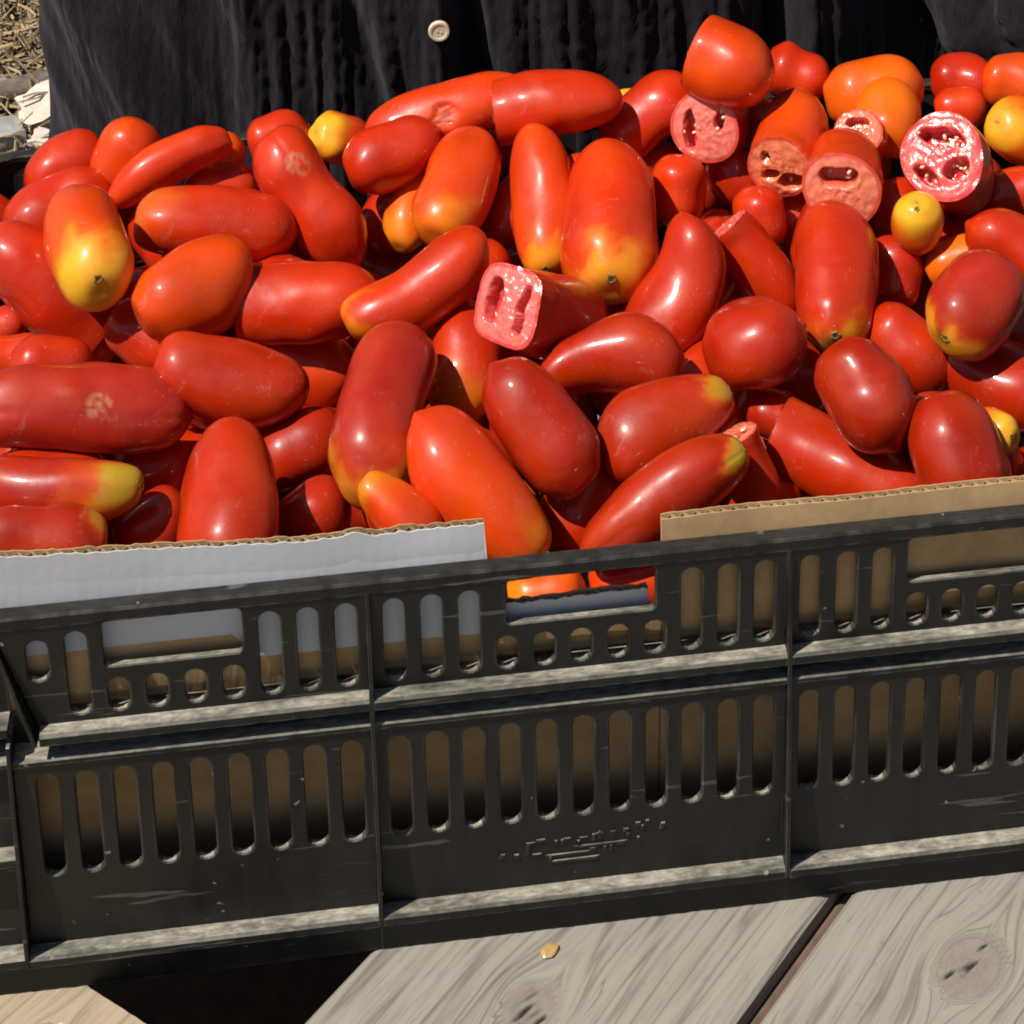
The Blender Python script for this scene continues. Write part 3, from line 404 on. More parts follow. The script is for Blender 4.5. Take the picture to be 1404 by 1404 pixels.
BURIED = [
    ((0.061, 0.3248, 0.2013), (0.864, 0.147, -0.482), 0.0856, 0.0431, 'shaded tomato low between the fatter twin and the slimmer twin'),
    ((-0.2104, 0.2587, 0.1985), (0.904, -0.393, 0.168), 0.0704, 0.0393, 'shaded tomato low between the big yellow-ended one and the small lobed one'),
    ((-0.0614, 0.241, 0.1985), (0.871, 0.21, 0.445), 0.0763, 0.0398, 'shaded tomato low between the long bent one and the square cut one'),
    ((0.0046, 0.3303, 0.1985), (0.543, 0.669, 0.508), 0.0759, 0.0392, 'shaded tomato low between the slimmer twin and the one left of the pair'),
    ((0.1819, 0.2607, 0.1985), (-0.465, -0.884, 0.045), 0.0733, 0.0413, 'shaded tomato low between the pinkish cut wedge and the tall upright one at right'),
    ((-0.048, 0.1094, 0.183), (0.571, 0.362, -0.736), 0.0702, 0.046, 'shaded tomato low between the dark pointed oval and the big pointed one'),
    ((0.1781, 0.3652, 0.2051), (0.905, 0.264, -0.334), 0.0675, 0.0456, 'shaded tomato low between the seedy slice and the glassy cut end'),
    ((-0.2608, 0.3143, 0.1925), (-0.421, -0.478, 0.771), 0.0709, 0.0435, 'shaded tomato low between the big yellow-ended one and the fat orange oval'),
    ((-0.2148, 0.3307, 0.1925), (-0.511, 0.848, 0.14), 0.068, 0.0396, 'shaded tomato low between the big yellow-ended one and the wide glossy one'),
    ((0.2127, 0.0923, 0.1805), (0.878, -0.074, -0.472), 0.0733, 0.0432, 'shaded tomato low between the big glaring one and the right edge sliced one'),
    ((-0.2641, 0.1189, 0.1842), (-0.991, -0.081, 0.105), 0.0741, 0.0453, 'shaded tomato low between the olive-ended one and the long purplish one'),
    ((0.2385, 0.2753, 0.2014), (-0.698, -0.627, 0.344), 0.0711, 0.0446, 'shaded tomato low between the mustard end and the pale oval face'),
    ((-0.1512, 0.329, 0.1925), (0.822, 0.429, -0.374), 0.0781, 0.0435, 'shaded tomato low between the wet cut one and the two-lobed scarred one'),
    ((0.0601, 0.1205, 0.1784), (-0.778, 0.628, 0.009), 0.079, 0.0417, 'shaded tomato low between the one under the square cut and the pear-shaped one'),
    ((0.1063, 0.2485, 0.1892), (0.5, 0.744, 0.444), 0.0723, 0.0406, 'shaded tomato low between the pinkish cut wedge and the bent dark one'),
    ((-0.1126, 0.0511, 0.1674), (0.988, 0.147, 0.035), 0.085, 0.0426, 'shaded tomato low between the orange nub and the smooth upright one'),
    ((0.2608, 0.1846, 0.1845), (-0.436, 0.751, -0.496), 0.069, 0.0441, 'shaded tomato low between the brownish one and the right edge sliced one'),
    ((-0.0122, 0.2231, 0.1862), (-0.81, -0.552, -0.196), 0.0705, 0.0461, 'shaded tomato low between the square cut one and the dark pointed oval'),
    ((-0.1438, 0.2642, 0.1865), (0.397, 0.696, -0.598), 0.0745, 0.0468, 'shaded tomato low between the wet cut one and the fat orange oval'),
    ((-0.1827, 0.1969, 0.1852), (-0.815, -0.133, 0.564), 0.0698, 0.0434, 'shaded tomato low between the large smooth oval and the smooth upright one'),
    ((-0.0832, 0.1256, 0.1731), (-0.2, -0.933, -0.3), 0.0762, 0.0422, 'shaded tomato low between the orange nub and the big pointed one'),
    ((0.242, 0.0485, 0.1609), (0.989, -0.133, -0.071), 0.0815, 0.0399, 'shaded tomato low between the big glaring one and the cut pink-red one'),
    ((-0.0367, 0.2703, 0.1805), (0.743, 0.551, 0.379), 0.0673, 0.0396, 'shaded tomato low between the square cut one and the slimmer twin'),
    ((0.0933, 0.1651, 0.1771), (0.47, 0.883, -0.018), 0.0747, 0.046, 'shaded tomato low between the glossy deep red oval and the pear-shaped one'),
    ((0.1864, 0.3107, 0.1907), (0.802, 0.526, 0.282), 0.0769, 0.0395, 'shaded tomato low between the pale oval face and the glassy cut end'),
    ((0.268, 0.255, 0.1874), (-0.674, -0.738, -0.028), 0.0661, 0.0399, 'shaded tomato low between the mustard end and the round crimson face'),
    ((-0.2568, 0.0675, 0.1644), (0.054, -0.726, -0.685), 0.0759, 0.0423, 'shaded tomato low between the corner one and the olive-ended one'),
    ((-0.1876, 0.0467, 0.1605), (-0.817, 0.202, 0.54), 0.0671, 0.0428, 'shaded tomato low between the smooth upright one and the corner one'),
    ((-0.0105, 0.1477, 0.1755), (0.019, 0.78, -0.626), 0.0739, 0.0469, 'shaded tomato low between the dark pointed oval and the tall yellow-footed one'),
    ((0.2856, 0.3287, 0.1946), (0.425, -0.893, -0.144), 0.0667, 0.0394, 'shaded tomato low between the round crimson face and the orange ball'),
    ((-0.2546, 0.3686, 0.1745), (0.963, -0.197, -0.182), 0.0676, 0.0407, 'shaded tomato low between the big yellow-ended one and the broad dull left one'),
    ((0.0505, 0.2556, 0.1756), (-0.237, 0.925, 0.297), 0.0756, 0.044, 'shaded tomato low between the one under the square cut and the square cut one'),
    ((-0.1928, 0.2811, 0.1745), (-0.955, 0.282, -0.088), 0.0669, 0.0439, 'shaded tomato low between the fat orange oval and the large smooth oval'),
    ((-0.1732, 0.1083, 0.1648), (0.528, 0.482, 0.699), 0.0678, 0.0441, 'shaded tomato low between the smooth upright one and the olive-ended one'),
    ((0.1082, 0.048, 0.1548), (0.636, -0.103, 0.765), 0.0742, 0.0393, 'shaded tomato low between the cut pink-red one and the egg-shaped one'),
    ((0.103, 0.3615, 0.1811), (0.799, -0.433, -0.417), 0.0703, 0.0431, 'shaded tomato low between the slanting back one and the seedy slice'),
    ((-0.2598, 0.1693, 0.1715), (0.953, 0.274, -0.13), 0.0757, 0.0431, 'shaded tomato low between the olive-ended one and the small lobed one'),
    ((0.0548, 0.0782, 0.1603), (0.623, -0.781, 0.044), 0.0744, 0.0417, 'shaded tomato low between the long slanting front one and the pear-shaped one'),
    ((0.0473, 0.1816, 0.1664), (0.289, -0.935, 0.208), 0.0683, 0.0413, 'shaded tomato low between the one under the square cut and the dark pointed oval'),
    ((0.1374, 0.1882, 0.167), (0.303, -0.946, 0.112), 0.0695, 0.046, 'shaded tomato low between the glossy deep red oval and the egg-shaped one'),
    ((0.2239, 0.3589, 0.1785), (-0.577, -0.784, -0.229), 0.0673, 0.0453, 'shaded tomato low between the pale oval face and the orange ball'),
    ((0.2071, 0.1941, 0.162), (0.702, -0.047, -0.71), 0.0763, 0.0398, 'shaded tomato low between the egg-shaped one and the big glaring one'),
    ((0.1138, 0.2887, 0.1673), (-0.436, -0.845, -0.311), 0.0815, 0.0412, 'shaded tomato low between the pinkish cut wedge and the seedy slice'),
    ((0.1018, 0.0975, 0.1513), (-0.404, 0.667, -0.626), 0.0731, 0.0443, 'shaded tomato low between the cut pink-red one and the long slanting front one'),
    ((0.2708, 0.0927, 0.1506), (-0.922, 0.353, -0.158), 0.0713, 0.0468, 'shaded tomato low between the big glaring one and the brownish one'),
    ((-0.0588, 0.0704, 0.1469), (-0.59, 0.687, -0.424), 0.0719, 0.041, 'shaded tomato low between the orange nub and the tall yellow-footed one'),
    ((0.2141, 0.2891, 0.1724), (-0.606, -0.747, -0.273), 0.0819, 0.0395, 'shaded tomato low between the mustard end and the tall upright one at right'),
    ((-0.0974, 0.2884, 0.1565), (-0.066, 0.994, -0.092), 0.0697, 0.0396, 'shaded tomato low between the wet cut one and the tall yellow-footed one'),
    ((-0.0492, 0.1649, 0.1531), (-0.094, 0.987, 0.13), 0.0687, 0.0427, 'shaded tomato low between the dark pointed oval and the orange nub'),
    ((-0.2082, 0.2238, 0.1562), (0.966, -0.258, 0.007), 0.0719, 0.0403, 'shaded tomato low between the large smooth oval and the small lobed one'),
    ((-0.1293, 0.3584, 0.1565), (-0.784, 0.52, 0.338), 0.0682, 0.0413, 'shaded tomato low between the wet cut one and the long bent one'),
    ((0.1665, 0.1072, 0.1467), (-0.99, -0.132, -0.043), 0.067, 0.0429, 'shaded tomato low between the cut pink-red one and the pear-shaped one'),
    ((0.1681, 0.3331, 0.1672), (-0.646, -0.539, -0.541), 0.0723, 0.039, 'shaded tomato low between the glassy cut end and the pinkish cut wedge'),
    ((-0.1372, 0.085, 0.1434), (-0.863, -0.286, 0.417), 0.0787, 0.0396, 'shaded tomato low between the smooth upright one and the tall yellow-footed one'),
    ((-0.2247, 0.0662, 0.1342), (-0.116, -0.95, -0.29), 0.0685, 0.0418, 'shaded tomato low between the corner one and the long purplish one'),
    ((-0.1293, 0.1805, 0.1483), (-0.725, -0.525, 0.445), 0.0796, 0.0453, 'shaded tomato low between the large smooth oval and the tall yellow-footed one'),
    ((-0.2734, 0.2992, 0.1505), (-0.173, 0.983, 0.059), 0.0662, 0.0438, 'shaded tomato low between the hollow cut one and the long purplish one'),
    ((0.0127, 0.1285, 0.1434), (0.065, 0.987, 0.148), 0.0692, 0.0394, 'shaded tomato low between the dark pointed oval and the long slanting front one'),
    ((0.0035, 0.1939, 0.1491), (0.672, -0.737, -0.07), 0.0671, 0.0441, 'shaded tomato low between the dark pointed oval and the pear-shaped one'),
    ((0.2459, 0.2476, 0.1567), (0.054, 0.986, -0.161), 0.0845, 0.0394, 'shaded tomato low between the brownish one and the mustard end'),
    ((-0.2758, 0.1161, 0.1419), (0.297, -0.869, 0.395), 0.0769, 0.044, 'shaded tomato low between the corner one and the small lobed one'),
    ((-0.1598, 0.2999, 0.1505), (-0.89, -0.26, -0.374), 0.0801, 0.04, 'shaded tomato low between the large smooth oval and the wet cut one'),
    ((0.113, 0.1508, 0.1398), (0.938, -0.248, 0.244), 0.0827, 0.0463, 'shaded tomato low between the pear-shaped one and the egg-shaped one'),
    ((-0.1854, 0.1392, 0.1386), (-0.725, -0.319, -0.61), 0.0809, 0.0468, 'shaded tomato low between the smooth upright one and the long purplish one'),
    ((-0.1031, 0.1498, 0.1397), (-0.94, -0.252, -0.229), 0.0779, 0.0401, 'shaded tomato low between the orange nub and the large smooth oval'),
    ((-0.1978, 0.1824, 0.1424), (-0.995, 0.039, 0.087), 0.0734, 0.0437, 'shaded tomato low between the large smooth oval and the long purplish one'),
    ((-0.0771, 0.1184, 0.1302), (0.795, 0.068, 0.602), 0.0736, 0.0444, 'shaded tomato low between the orange nub and the long slanting front one'),
    ((-0.2638, 0.1664, 0.1352), (0.603, -0.784, -0.148), 0.073, 0.0404, 'shaded tomato low between the corner one and the large smooth oval'),
    ((0.1648, 0.1832, 0.1365), (-0.687, -0.611, -0.394), 0.072, 0.0444, 'shaded tomato low between the egg-shaped one and the tall upright one at right'),
    ((0.0187, 0.356, 0.1325), (0.137, 0.957, -0.254), 0.0689, 0.0462, 'shaded tomato low between the square cut one and the one left of the pair'),
    ((-0.0795, 0.3658, 0.1325), (-0.994, 0.091, -0.054), 0.0751, 0.0402, 'shaded tomato low between the long bent one and the two-lobed scarred one'),
    ((0.1631, 0.3636, 0.1439), (-0.93, 0.276, 0.243), 0.0828, 0.0396, 'shaded tomato low between the pinkish cut wedge and the fatter twin'),
    ((0.2813, 0.3567, 0.1485), (0.021, 0.706, 0.708), 0.0764, 0.0464, 'shaded tomato low between the round crimson face and the pale oval face'),
    ((0.1176, 0.3123, 0.1326), (-0.88, -0.422, -0.22), 0.0685, 0.039, 'shaded tomato low between the pinkish cut wedge and the glossy deep red oval'),
    ((-0.169, 0.2159, 0.12), (0.758, -0.566, -0.323), 0.0721, 0.0414, 'shaded tomato low between the smooth upright one and the wet cut one'),
    ((-0.1432, 0.1219, 0.1126), (-0.543, -0.575, 0.612), 0.0819, 0.0447, 'shaded tomato low between the smooth upright one and the big pointed one'),
    ((-0.2299, 0.2125, 0.1199), (0.494, 0.869, 0.024), 0.0716, 0.0414, 'shaded tomato low between the olive-ended one and the large smooth oval'),
    ((-0.0234, 0.1756, 0.1179), (-0.73, 0.666, -0.155), 0.072, 0.0411, 'shaded tomato low between the big pointed one and the long slanting front one'),
    ((-0.2455, 0.114, 0.1116), (-0.629, -0.7, -0.337), 0.0695, 0.04, 'shaded tomato low between the corner one and the orange nub'),
    ((-0.2788, 0.2904, 0.1145), (0.451, 0.892, 0.044), 0.0836, 0.0395, 'shaded tomato low between the small lobed one and the long purplish one'),
    ((-0.2096, 0.1738, 0.1058), (0.742, 0.656, -0.141), 0.0697, 0.0428, 'shaded tomato low between the corner one and the fat orange oval'),
    ((-0.1147, 0.1794, 0.1002), (-0.362, 0.928, 0.09), 0.0839, 0.0434, 'shaded tomato low between the orange nub and the wet cut one'),
    ((-0.0949, 0.2666, 0.0965), (-0.869, 0.48, 0.118), 0.0781, 0.0436, 'shaded tomato low between the tall yellow-footed one and the long bent one'),
    ((-0.2684, 0.3553, 0.0965), (-0.776, 0.631, 0.003), 0.0737, 0.0436, 'shaded tomato low between the small lobed one and the fat orange oval'),
]

def smooth(t): t = np.clip(t, 0, 1); return t * t * (3 - 2 * t)

# ------------------------------------------------------------------ ground
GZ = -0.70
gm = MB(); gm.add([(-60, -60, GZ), (60, -60, GZ), (60, 60, GZ), (-60, 60, GZ)], [(0, 1, 2, 3)])
tag(gm.build('ground', EARTH), kind='structure')

def sticks(n, cx, cy, sx, sy, lo, hi, seed, mat_i):
    r = np.random.default_rng(seed); b = MB()
    for _ in range(n):
        x, y = r.normal(cx, sx), r.normal(cy, sy); a = r.uniform(0, math.pi); l = r.uniform(lo, hi); w = r.uniform(.0008, .0032)
        h = GZ + abs(r.normal(0, .016)) + .003; tl = r.normal(0, .28); k = r.normal(0, .25)
        d = Vector((math.cos(a), math.sin(a), tl)); p = Vector((x, y, h + abs(tl) * l / 2)); q = Vector((-d.y, d.x, 0)).normalized()
        mid = p + q * (k * l * .35)
        P = [p - d * (l / 2), mid, p + d * (l / 2)]
        V = []
        for c in P: V += [c - q * w, c + Vector((0, 0, w * 1.1)), c + q * w]
        b.add(V, [(0, 1, 4, 3), (1, 2, 5, 4), (3, 4, 7, 6), (4, 5, 8, 7)])
    me = mesh('dry_straw', b.v, b.f); return link('dry_straw', me, STRAW[mat_i])
straw = []
for i, (n, lo, hi) in enumerate(((3200, .012, .075), (4200, .012, .07), (2400, .01, .05))):
    straw.append((n, lo, hi))
sb = []
for i, (n, lo, hi) in enumerate(straw):
    o = sticks(n, -.66, 2.28, .42, .42, lo, hi, 11 + i, i)
    tag(o, ['pale dry straw scattered over the ground behind the crate', 'brown dead grass stems littering the ground behind the crate', 'grey weathered grass bits littering the ground behind the crate'][i], 'straw', kind='stuff')

def lump(name, loc, size, rot, mat, seed, n=2, rough=.18, flat=None):
    bm = bmesh.new(); bmesh.ops.create_icosphere(bm, subdivisions=n + 1, radius=1)
    r = random.Random(seed); off = Vector((r.uniform(0, 99), r.uniform(0, 99), r.uniform(0, 99)))
    for v in bm.verts:
        c = v.co.copy()
        for ax in range(3):
            v.co[ax] = math.copysign(min(abs(c[ax]) * 1.35, .86), c[ax]) if flat else c[ax]
        v.co *= 1 + rough * noise.noise(c * 1.7 + off)
        v.co = Vector((v.co.x * size[0], v.co.y * size[1], v.co.z * size[2]))
    me = bpy.data.meshes.new(name); bm.to_mesh(me); bm.free()
    o = link(name, me, mat); o.location = loc; o.rotation_euler = rot; return o
o = lump('wood_chip', (-.560, 2.085, GZ + .036), (.044, .048, .011), (.1, -.1, .35), CHIPM, 3, flat=True, rough=.3)
tag(o, 'pale split wood chip lying on the straw behind the left end of the crate', 'wood chip')
o = lump('wood_chip', (-.540, 1.985, GZ + .030), (.035, .02, .009), (.1, .1, -.4), CHIPM, 8, flat=True, rough=.3)
tag(o, 'small pale wood sliver on the ground just beside the dark shirt', 'wood chip')
o = lump('stone', (-.632, 2.010, GZ + .026), (.048, .038, .022), (0, .1, .5), STONEM, 5, flat=True)
tag(o, 'angular grey stone on the ground right above the back rim of the crate', 'stone')
o = lump('stone', (-.668, 2.150, GZ + .024), (.055, .03, .026), (0, 0, .2), STONEM, 6)
tag(o, 'pale rounded stone at the left end of the dark branch on the straw', 'stone')
lb = MB(); lb.tube([(-.65, 2.135, GZ + .03), (-.58, 2.150, GZ + .034), (-.45, 2.165, GZ + .03), (-.2, 2.21, GZ + .03)], [.017, .02, .019, .015], 10)
tag(lb.build('branch', LOGM, smooth=True), 'dark weathered branch lying across the straw behind the crate', 'branch')

# ------------------------------------------------------------------ table
table = tag(empty('table', (0, 0, GZ)), 'low table of weathered grey timber boards under the black crate', 'table')
GD = Vector((.705, .709, 0)).normalized(); GN = Vector((GD.y, -GD.x, 0))      # along and across the boards
def gcoord(p): return p.dot(GD), p.dot(GN)
def plank(name, v0, v1, mat, knots, front=-.62, back=.425, cut=None, seed=0, th=.042, z=0.0):
    """One board: v0..v1 across; runs from the line y=front to y=back (or to a sawn end)."""
    r = random.Random(seed)
    nv = int((v1 - v0) / .0022); V = []; G = []
    nu = 330
    for i in range(nv + 1):
        v = v0 + (v1 - v0) * i / nv; p0 = GN * v
        u0 = (front - p0.y) / GD.y; u1 = (back - p0.y) / GD.y
        if cut: u1 = cut(v)
        for j in range(nu + 1):
            # dense rows where the photograph shows the board
            s = j / nu
            u = u0 + (u1 - u0) * s
            p = p0 + GD * u
            e = min(v - v0, v1 - v); zz = z
            if e < .004: zz -= .0022 * (1 - e / .004) ** 2
            g = v + .007 * noise.noise(Vector((u * 2.2, v * 5, seed))) + .0035 * noise.noise(Vector((u * 9, v * 11, seed + 3)))
            kk = 0.0; ck = 0.0
            for (ku, kv, a) in knots:
                du, dv = (u - ku) / 1.35, v - kv; rr = math.hypot(du, dv)
                rr *= 1 + .12 * noise.noise(Vector((du * 60 + 7, dv * 60, seed)))
                if rr < a * 5:
                    f = min(1.0, a * a / max(rr * rr, 1e-8))
                    w = max(0.0, 1 - rr / (a * 5))
                    g = g - (dv * f + math.copysign(a * 1.2 * math.exp(-abs(dv) / (a * 1.1)), dv) * .9 * math.exp(-(du / (a * 1.9)) ** 2)) * w
                    if rr < a:
                        kk = max(kk, min(1.0, (a - rr) / (a * .25)))
                        g = kv + rr * .9; 
                        ang = math.atan2(dv, du)
                        ck = max(ck, max(0.0, 1 - abs(math.sin(ang * 2.5 + seed + 1.5 * rr / a)) * rr / .0011) * min(1, (a - rr) / (a * .2)))
            zz += .0006 * noise.noise(Vector((u * 4, g * 260, 5)))
            V.append((p.x, p.y, zz - .0012 * ck)); G.append((g, u, kk + ck))
    m = nu + 1; Fc = [(i * m + j, (i + 1) * m + j, (i + 1) * m + j + 1, i * m + j + 1) for i in range(nv) for j in range(nu)]
    top = len(V)
    ring = [i * m for i in range(nv + 1)] + [nv * m + j for j in range(1, m)] + [i * m + nu for i in range(nv - 1, -1, -1)] + [j for j in range(nu - 1, 0, -1)]
    for k in ring: V.append((V[k][0], V[k][1], z - th)); G.append((G[k][0] + .03, G[k][1], 0))
    n = len(ring)
    Fc += [(ring[i], top + i, top + (i + 1) % n, ring[(i + 1) % n]) for i in range(n)]
    Fc.append(tuple(range(top, top + n)))
    me = mesh(name, V, Fc, False)
    bm = bmesh.new(); bm.from_mesh(me); bmesh.ops.recalc_face_normals(bm, faces=bm.faces); bm.to_mesh(me); bm.free()
    at = me.attributes.new('grain', 'FLOAT_VECTOR', 'POINT'); at.data.foreach_set('vector', np.array(G, np.float32).ravel())
    o = link(name, me, mat); o.parent = table; o.matrix_parent_inverse = Matrix.Translation((0, 0, -GZ)); return o
def W(x, y): return gcoord(Vector((x, y, 0)))
mid0 = W(-.1053, .0135)[1]; mid1 = W(.0904, -.0196)[1]; r0 = W(.1024, -.0200)[1]
k1 = W(-.0324, -.0269); k2 = W(.1804, -.0346)
kx = W(.06, .02)
plank('plank', mid0, mid1, WOOD, [(k1[0], k1[1], .0125), (k1[0] - .35, k1[1] + .03, .01)], seed=1)
plank('plank', r0, r0 + .165, WOOD, [(k2[0], k2[1], .0145)], seed=2)
plank('plank', r0 + .175, r0 + .34, WOOD, [], seed=4)
plank('plank', r0 + .35, r0 + .51, WOOD, [(-.2, r0 + .42, .012)], seed=5)
b1 = W(-.2492, .0171); b2 = W(-.2127, -.0117)
def sawn(v): return b1[0] + (b2[0] - b1[0]) * (v - b1[1]) / (b2[1] - b1[1])
lp = plank('plank', mid0 - .195, mid0 - .012, WOODY, [(W(-.262, -.012)[0], W(-.262, -.012)[1], .006)], cut=sawn, seed=3)
lp['label'] = 'honey coloured board with a sawn end at the left corner'
plank('plank', mid0 - .375, mid0 - .205, WOODY, [], seed=6)
plank('plank', mid0 - .555, mid0 - .385, WOOD, [], seed=8)
def tpart(name, x0, x1, y0, y1, z0, z1, bev=.002):
    b = MB(); b.box(x0, x1, y0, y1, z0, z1); o = b.build(name, BEAM, None, bevel=bev)
    o.parent = table; o.matrix_parent_inverse = Matrix.Translation((0, 0, -GZ)); return o
tpart('bearer', -.47, .62, .10, .21, -.092, -.047)
tpart('bearer', -.47, .62, .30, .40, -.092, -.047)
tpart('bearer', -.47, .62, -.42, -.32, -.092, -.047)
tpart('shelf_board', -.46, .60, .12, .38, -.26, -.235)
for x in (-.44, .52):
    for y in (-.36, .34): tpart('leg', x, x + .07, y, y + .07, GZ, -.094)
o = plank('plank', mid1 + .0002, r0 - .0022, BEAM, [], seed=9, th=.02, z=-.0085)  # added strip in the board gap; its brown stands for the shaded board side
o.name = 'added_gap_strip'
# drop of resin and a pale splinter on the boards
o = lump('resin_drop', (-.0195, -.0005, .0012), (.0048, .0032, .0011), (0, 0, .6), mat_plain('amber_resin', (.46, .30, .12), .25, .15, 300), 4)
tag(o, 'small amber resin blob on the middle board in front of the crate', 'resin')
o = lump('wood_splinter', (-.2505, -.0165, .0035), (.0035, .006, .0035), (.3, .2, .6), CHIPM, 14, flat=True)
tag(o, 'tiny pale splinter standing on the honey board at bottom left', 'splinter')

# ------------------------------------------------------------------ crate
PT = .0177                       # slot pitch
XA, XB, LH = 5.67 * PT, 15.17 * PT, .345
D, H, Z1, Z2 = .410, .2135, .1451, .0200
YB = .0060                       # the lower tier tapers in by this much at the bottom lip
crate = tag(empty('plastic_crate', (0, D / 2, 0)), 'black slotted plastic crate full of plum tomatoes on the timber table', 'crate')
OFF = Matrix.Translation((0, -D / 2, 0))
def cp(o, parent=None):
    if parent is None: o.parent = crate; o.matrix_parent_inverse = OFF
    else: o.parent = parent
    return o
def lerp(a, b, t): return a + (b - a) * t
def y_up(z): return lerp(.0072, .0006, min(1, max(0, (z - Z1) / (H - .006 - Z1))))
ZT = .1345                       # top of the lower tier
def y_lo(z): return lerp(.0140, .0030, (z - Z2) / (ZT - Z2))

def slot(cx, z0, z1, w, seg=7):
    r = w / 2; p = []
    for i in range(seg + 1): a = math.pi * i / seg; p.append((cx + r * math.cos(a), z1 - r + r * math.sin(a)))
    for i in range(seg + 1): a = math.pi + math.pi * i / seg; p.append((cx + r * math.cos(a), z0 + r + r * math.sin(a)))
    return p
def rrect(x0, x1, z0, z1, r, seg=4):
    p = []
    for cx, cz, a0 in ((x1 - r, z1 - r, 0), (x0 + r, z1 - r, .5), (x0 + r, z0 + r, 1), (x1 - r, z0 + r, 1.5)):
        for i in range(seg + 1): a = (a0 + .5 * i / seg) * math.pi; p.append((cx + r * math.cos(a), cz + r * math.sin(a)))
    return p
def plate(outer, holes, fn, th, cham=.0006):
    """Flat plate with holes, mapped by fn(u, z, depth); edges lightly chamfered."""
    loops = [outer] + holes; b = MB()
    flat = [Vector((p[0], p[1], 0)) for l in loops for p in l]
    bm = bmesh.new(); es = []
    for l in loops:
        vs_ = [bm.verts.new((p[0], p[1], 0)) for p in l]
        es += [bm.edges.new((vs_[i - 1], vs_[i])) for i in range(len(vs_))]
    bm.verts.index_update()
    bmesh.ops.triangle_fill(bm, edges=es, use_beauty=True, use_dissolve=False)
    bm.verts.index_update(); tri = [tuple(v.index for v in f_.verts) for f_ in bm.faces]; bm.free()
    n = len(flat)
    def grow(l, sign, c):
        out = []; m = len(l)
        for i in range(m):
            a, q, d = l[i - 1], l[i], l[(i + 1) % m]
            t = Vector((d[0] - a[0], d[1] - a[1])).normalized()
            out.append((q[0] + sign * c * t[1], q[1] - sign * c * t[0]))
        return out
    area = lambda l: sum(l[i - 1][0] * l[i][1] - l[i][0] * l[i - 1][1] for i in range(len(l)))
    V = []
    # face ring (inset into material), then edge ring front, then edge ring back
    faceF = []
    for li, l in enumerate(loops):
        s = (1 if area(l) > 0 else -1) * (-1 if li == 0 else 1)
        faceF += grow(l, s, cham)
    V += [fn(p[0], p[1], 0) for p in faceF]
    V += [fn(p[0], p[1], cham) for p in flat]
    V += [fn(p[0], p[1], th) for p in flat]
    Fc = [tuple(t) for t in tri] + [tuple(2 * n + i for i in reversed(t)) for t in tri]
    k = 0
    for l in loops:
        m = len(l)
        for i in range(m):
            a, c = k + i, k + (i + 1) % m
            Fc.append((a, c, n + c, n + a)); Fc.append((n + a, n + c, 2 * n + c, 2 * n + a))
        k += m
    b.add(V, Fc); return b
def front_fn(prof): return lambda u, z, d: (u, prof(z) + d, z)
def back_fn(prof): return lambda u, z, d: (u, D - prof(z) - d, z)
def side_fn(prof, sgn): return lambda u, z, d: (sgn * (LH - prof(z) - d), u, z)
SW, TH = .0102, .0032
ZU0, ZU1 = Z1 + .0045, H - .0062
def upper_holes(x0, x1, ks, kind):
    hs = []
    return hs
def bay(k):   # slots of bay k (-1, 0, 1): list of centres
    if k == 0: return [i * PT for i in range(-5, 6)]
    c = [XA + (.6 + i) * PT for i in range(9)]
    return c if k > 0 else [-x for x in c]
def bay_upper(k):
    cs = bay(k); hs = []
    if k == 0: full, small, cut = cs[:3] + cs[-3:], cs[3:-3], None
    else: full, small, cut = cs[:3] + [cs[7]], cs[3:7], cs[8]
    for c in full: hs.append(slot(c, .1545, .2025, SW))
    for c in small: hs.append(slot(c, .1545, .1735, SW))
    if cut is not None: hs.append(slot(cut, .1760, .1995, SW))
    lo, hi = min(small) - .0055, max(small) + .0055
    if k == 0: lo, hi = min(small) - .0003, max(small) + .0003
    hs.append(rrect(lo, hi, .1805, .2062, .0028)); return hs
def wall_front(fnmaker, suffix_name=True, is_back=False):
    for k in (-1, 0, 1):
        if k == 0: x0, x1 = -XA + .0012, XA - .0012
        elif k < 0: x0, x1 = -XB + .0012, -XA - .0012
        else: x0, x1 = XA + .0012, XB - .0012
        up = [(x0, ZU0), (x1, ZU0), (x1, ZU1), (x0, ZU1)]
        if k < 0: up = [(x0 + .0125, ZU0), (x1, ZU0), (x1, ZU1), (x0 - .004, ZU1)]
        if k > 0: up = [(x0, ZU0), (x1 - .0125, ZU0), (x1 + .004, ZU1), (x0, ZU1)]
        cp(plate(up, bay_upper(k), fnmaker(y_up), TH).build('upper_panel', PLASTIC))
        lo = [(x0, Z2 + .0012), (x1, Z2 + .0012), (x1, ZT), (x0, ZT)]
        cp(plate(lo, [slot(c, .0655, .1262, SW) for c in bay(k)], fnmaker(y_lo), TH).build('lower_panel', PLASTIC))
wall_front(front_fn); wall_front(back_fn)

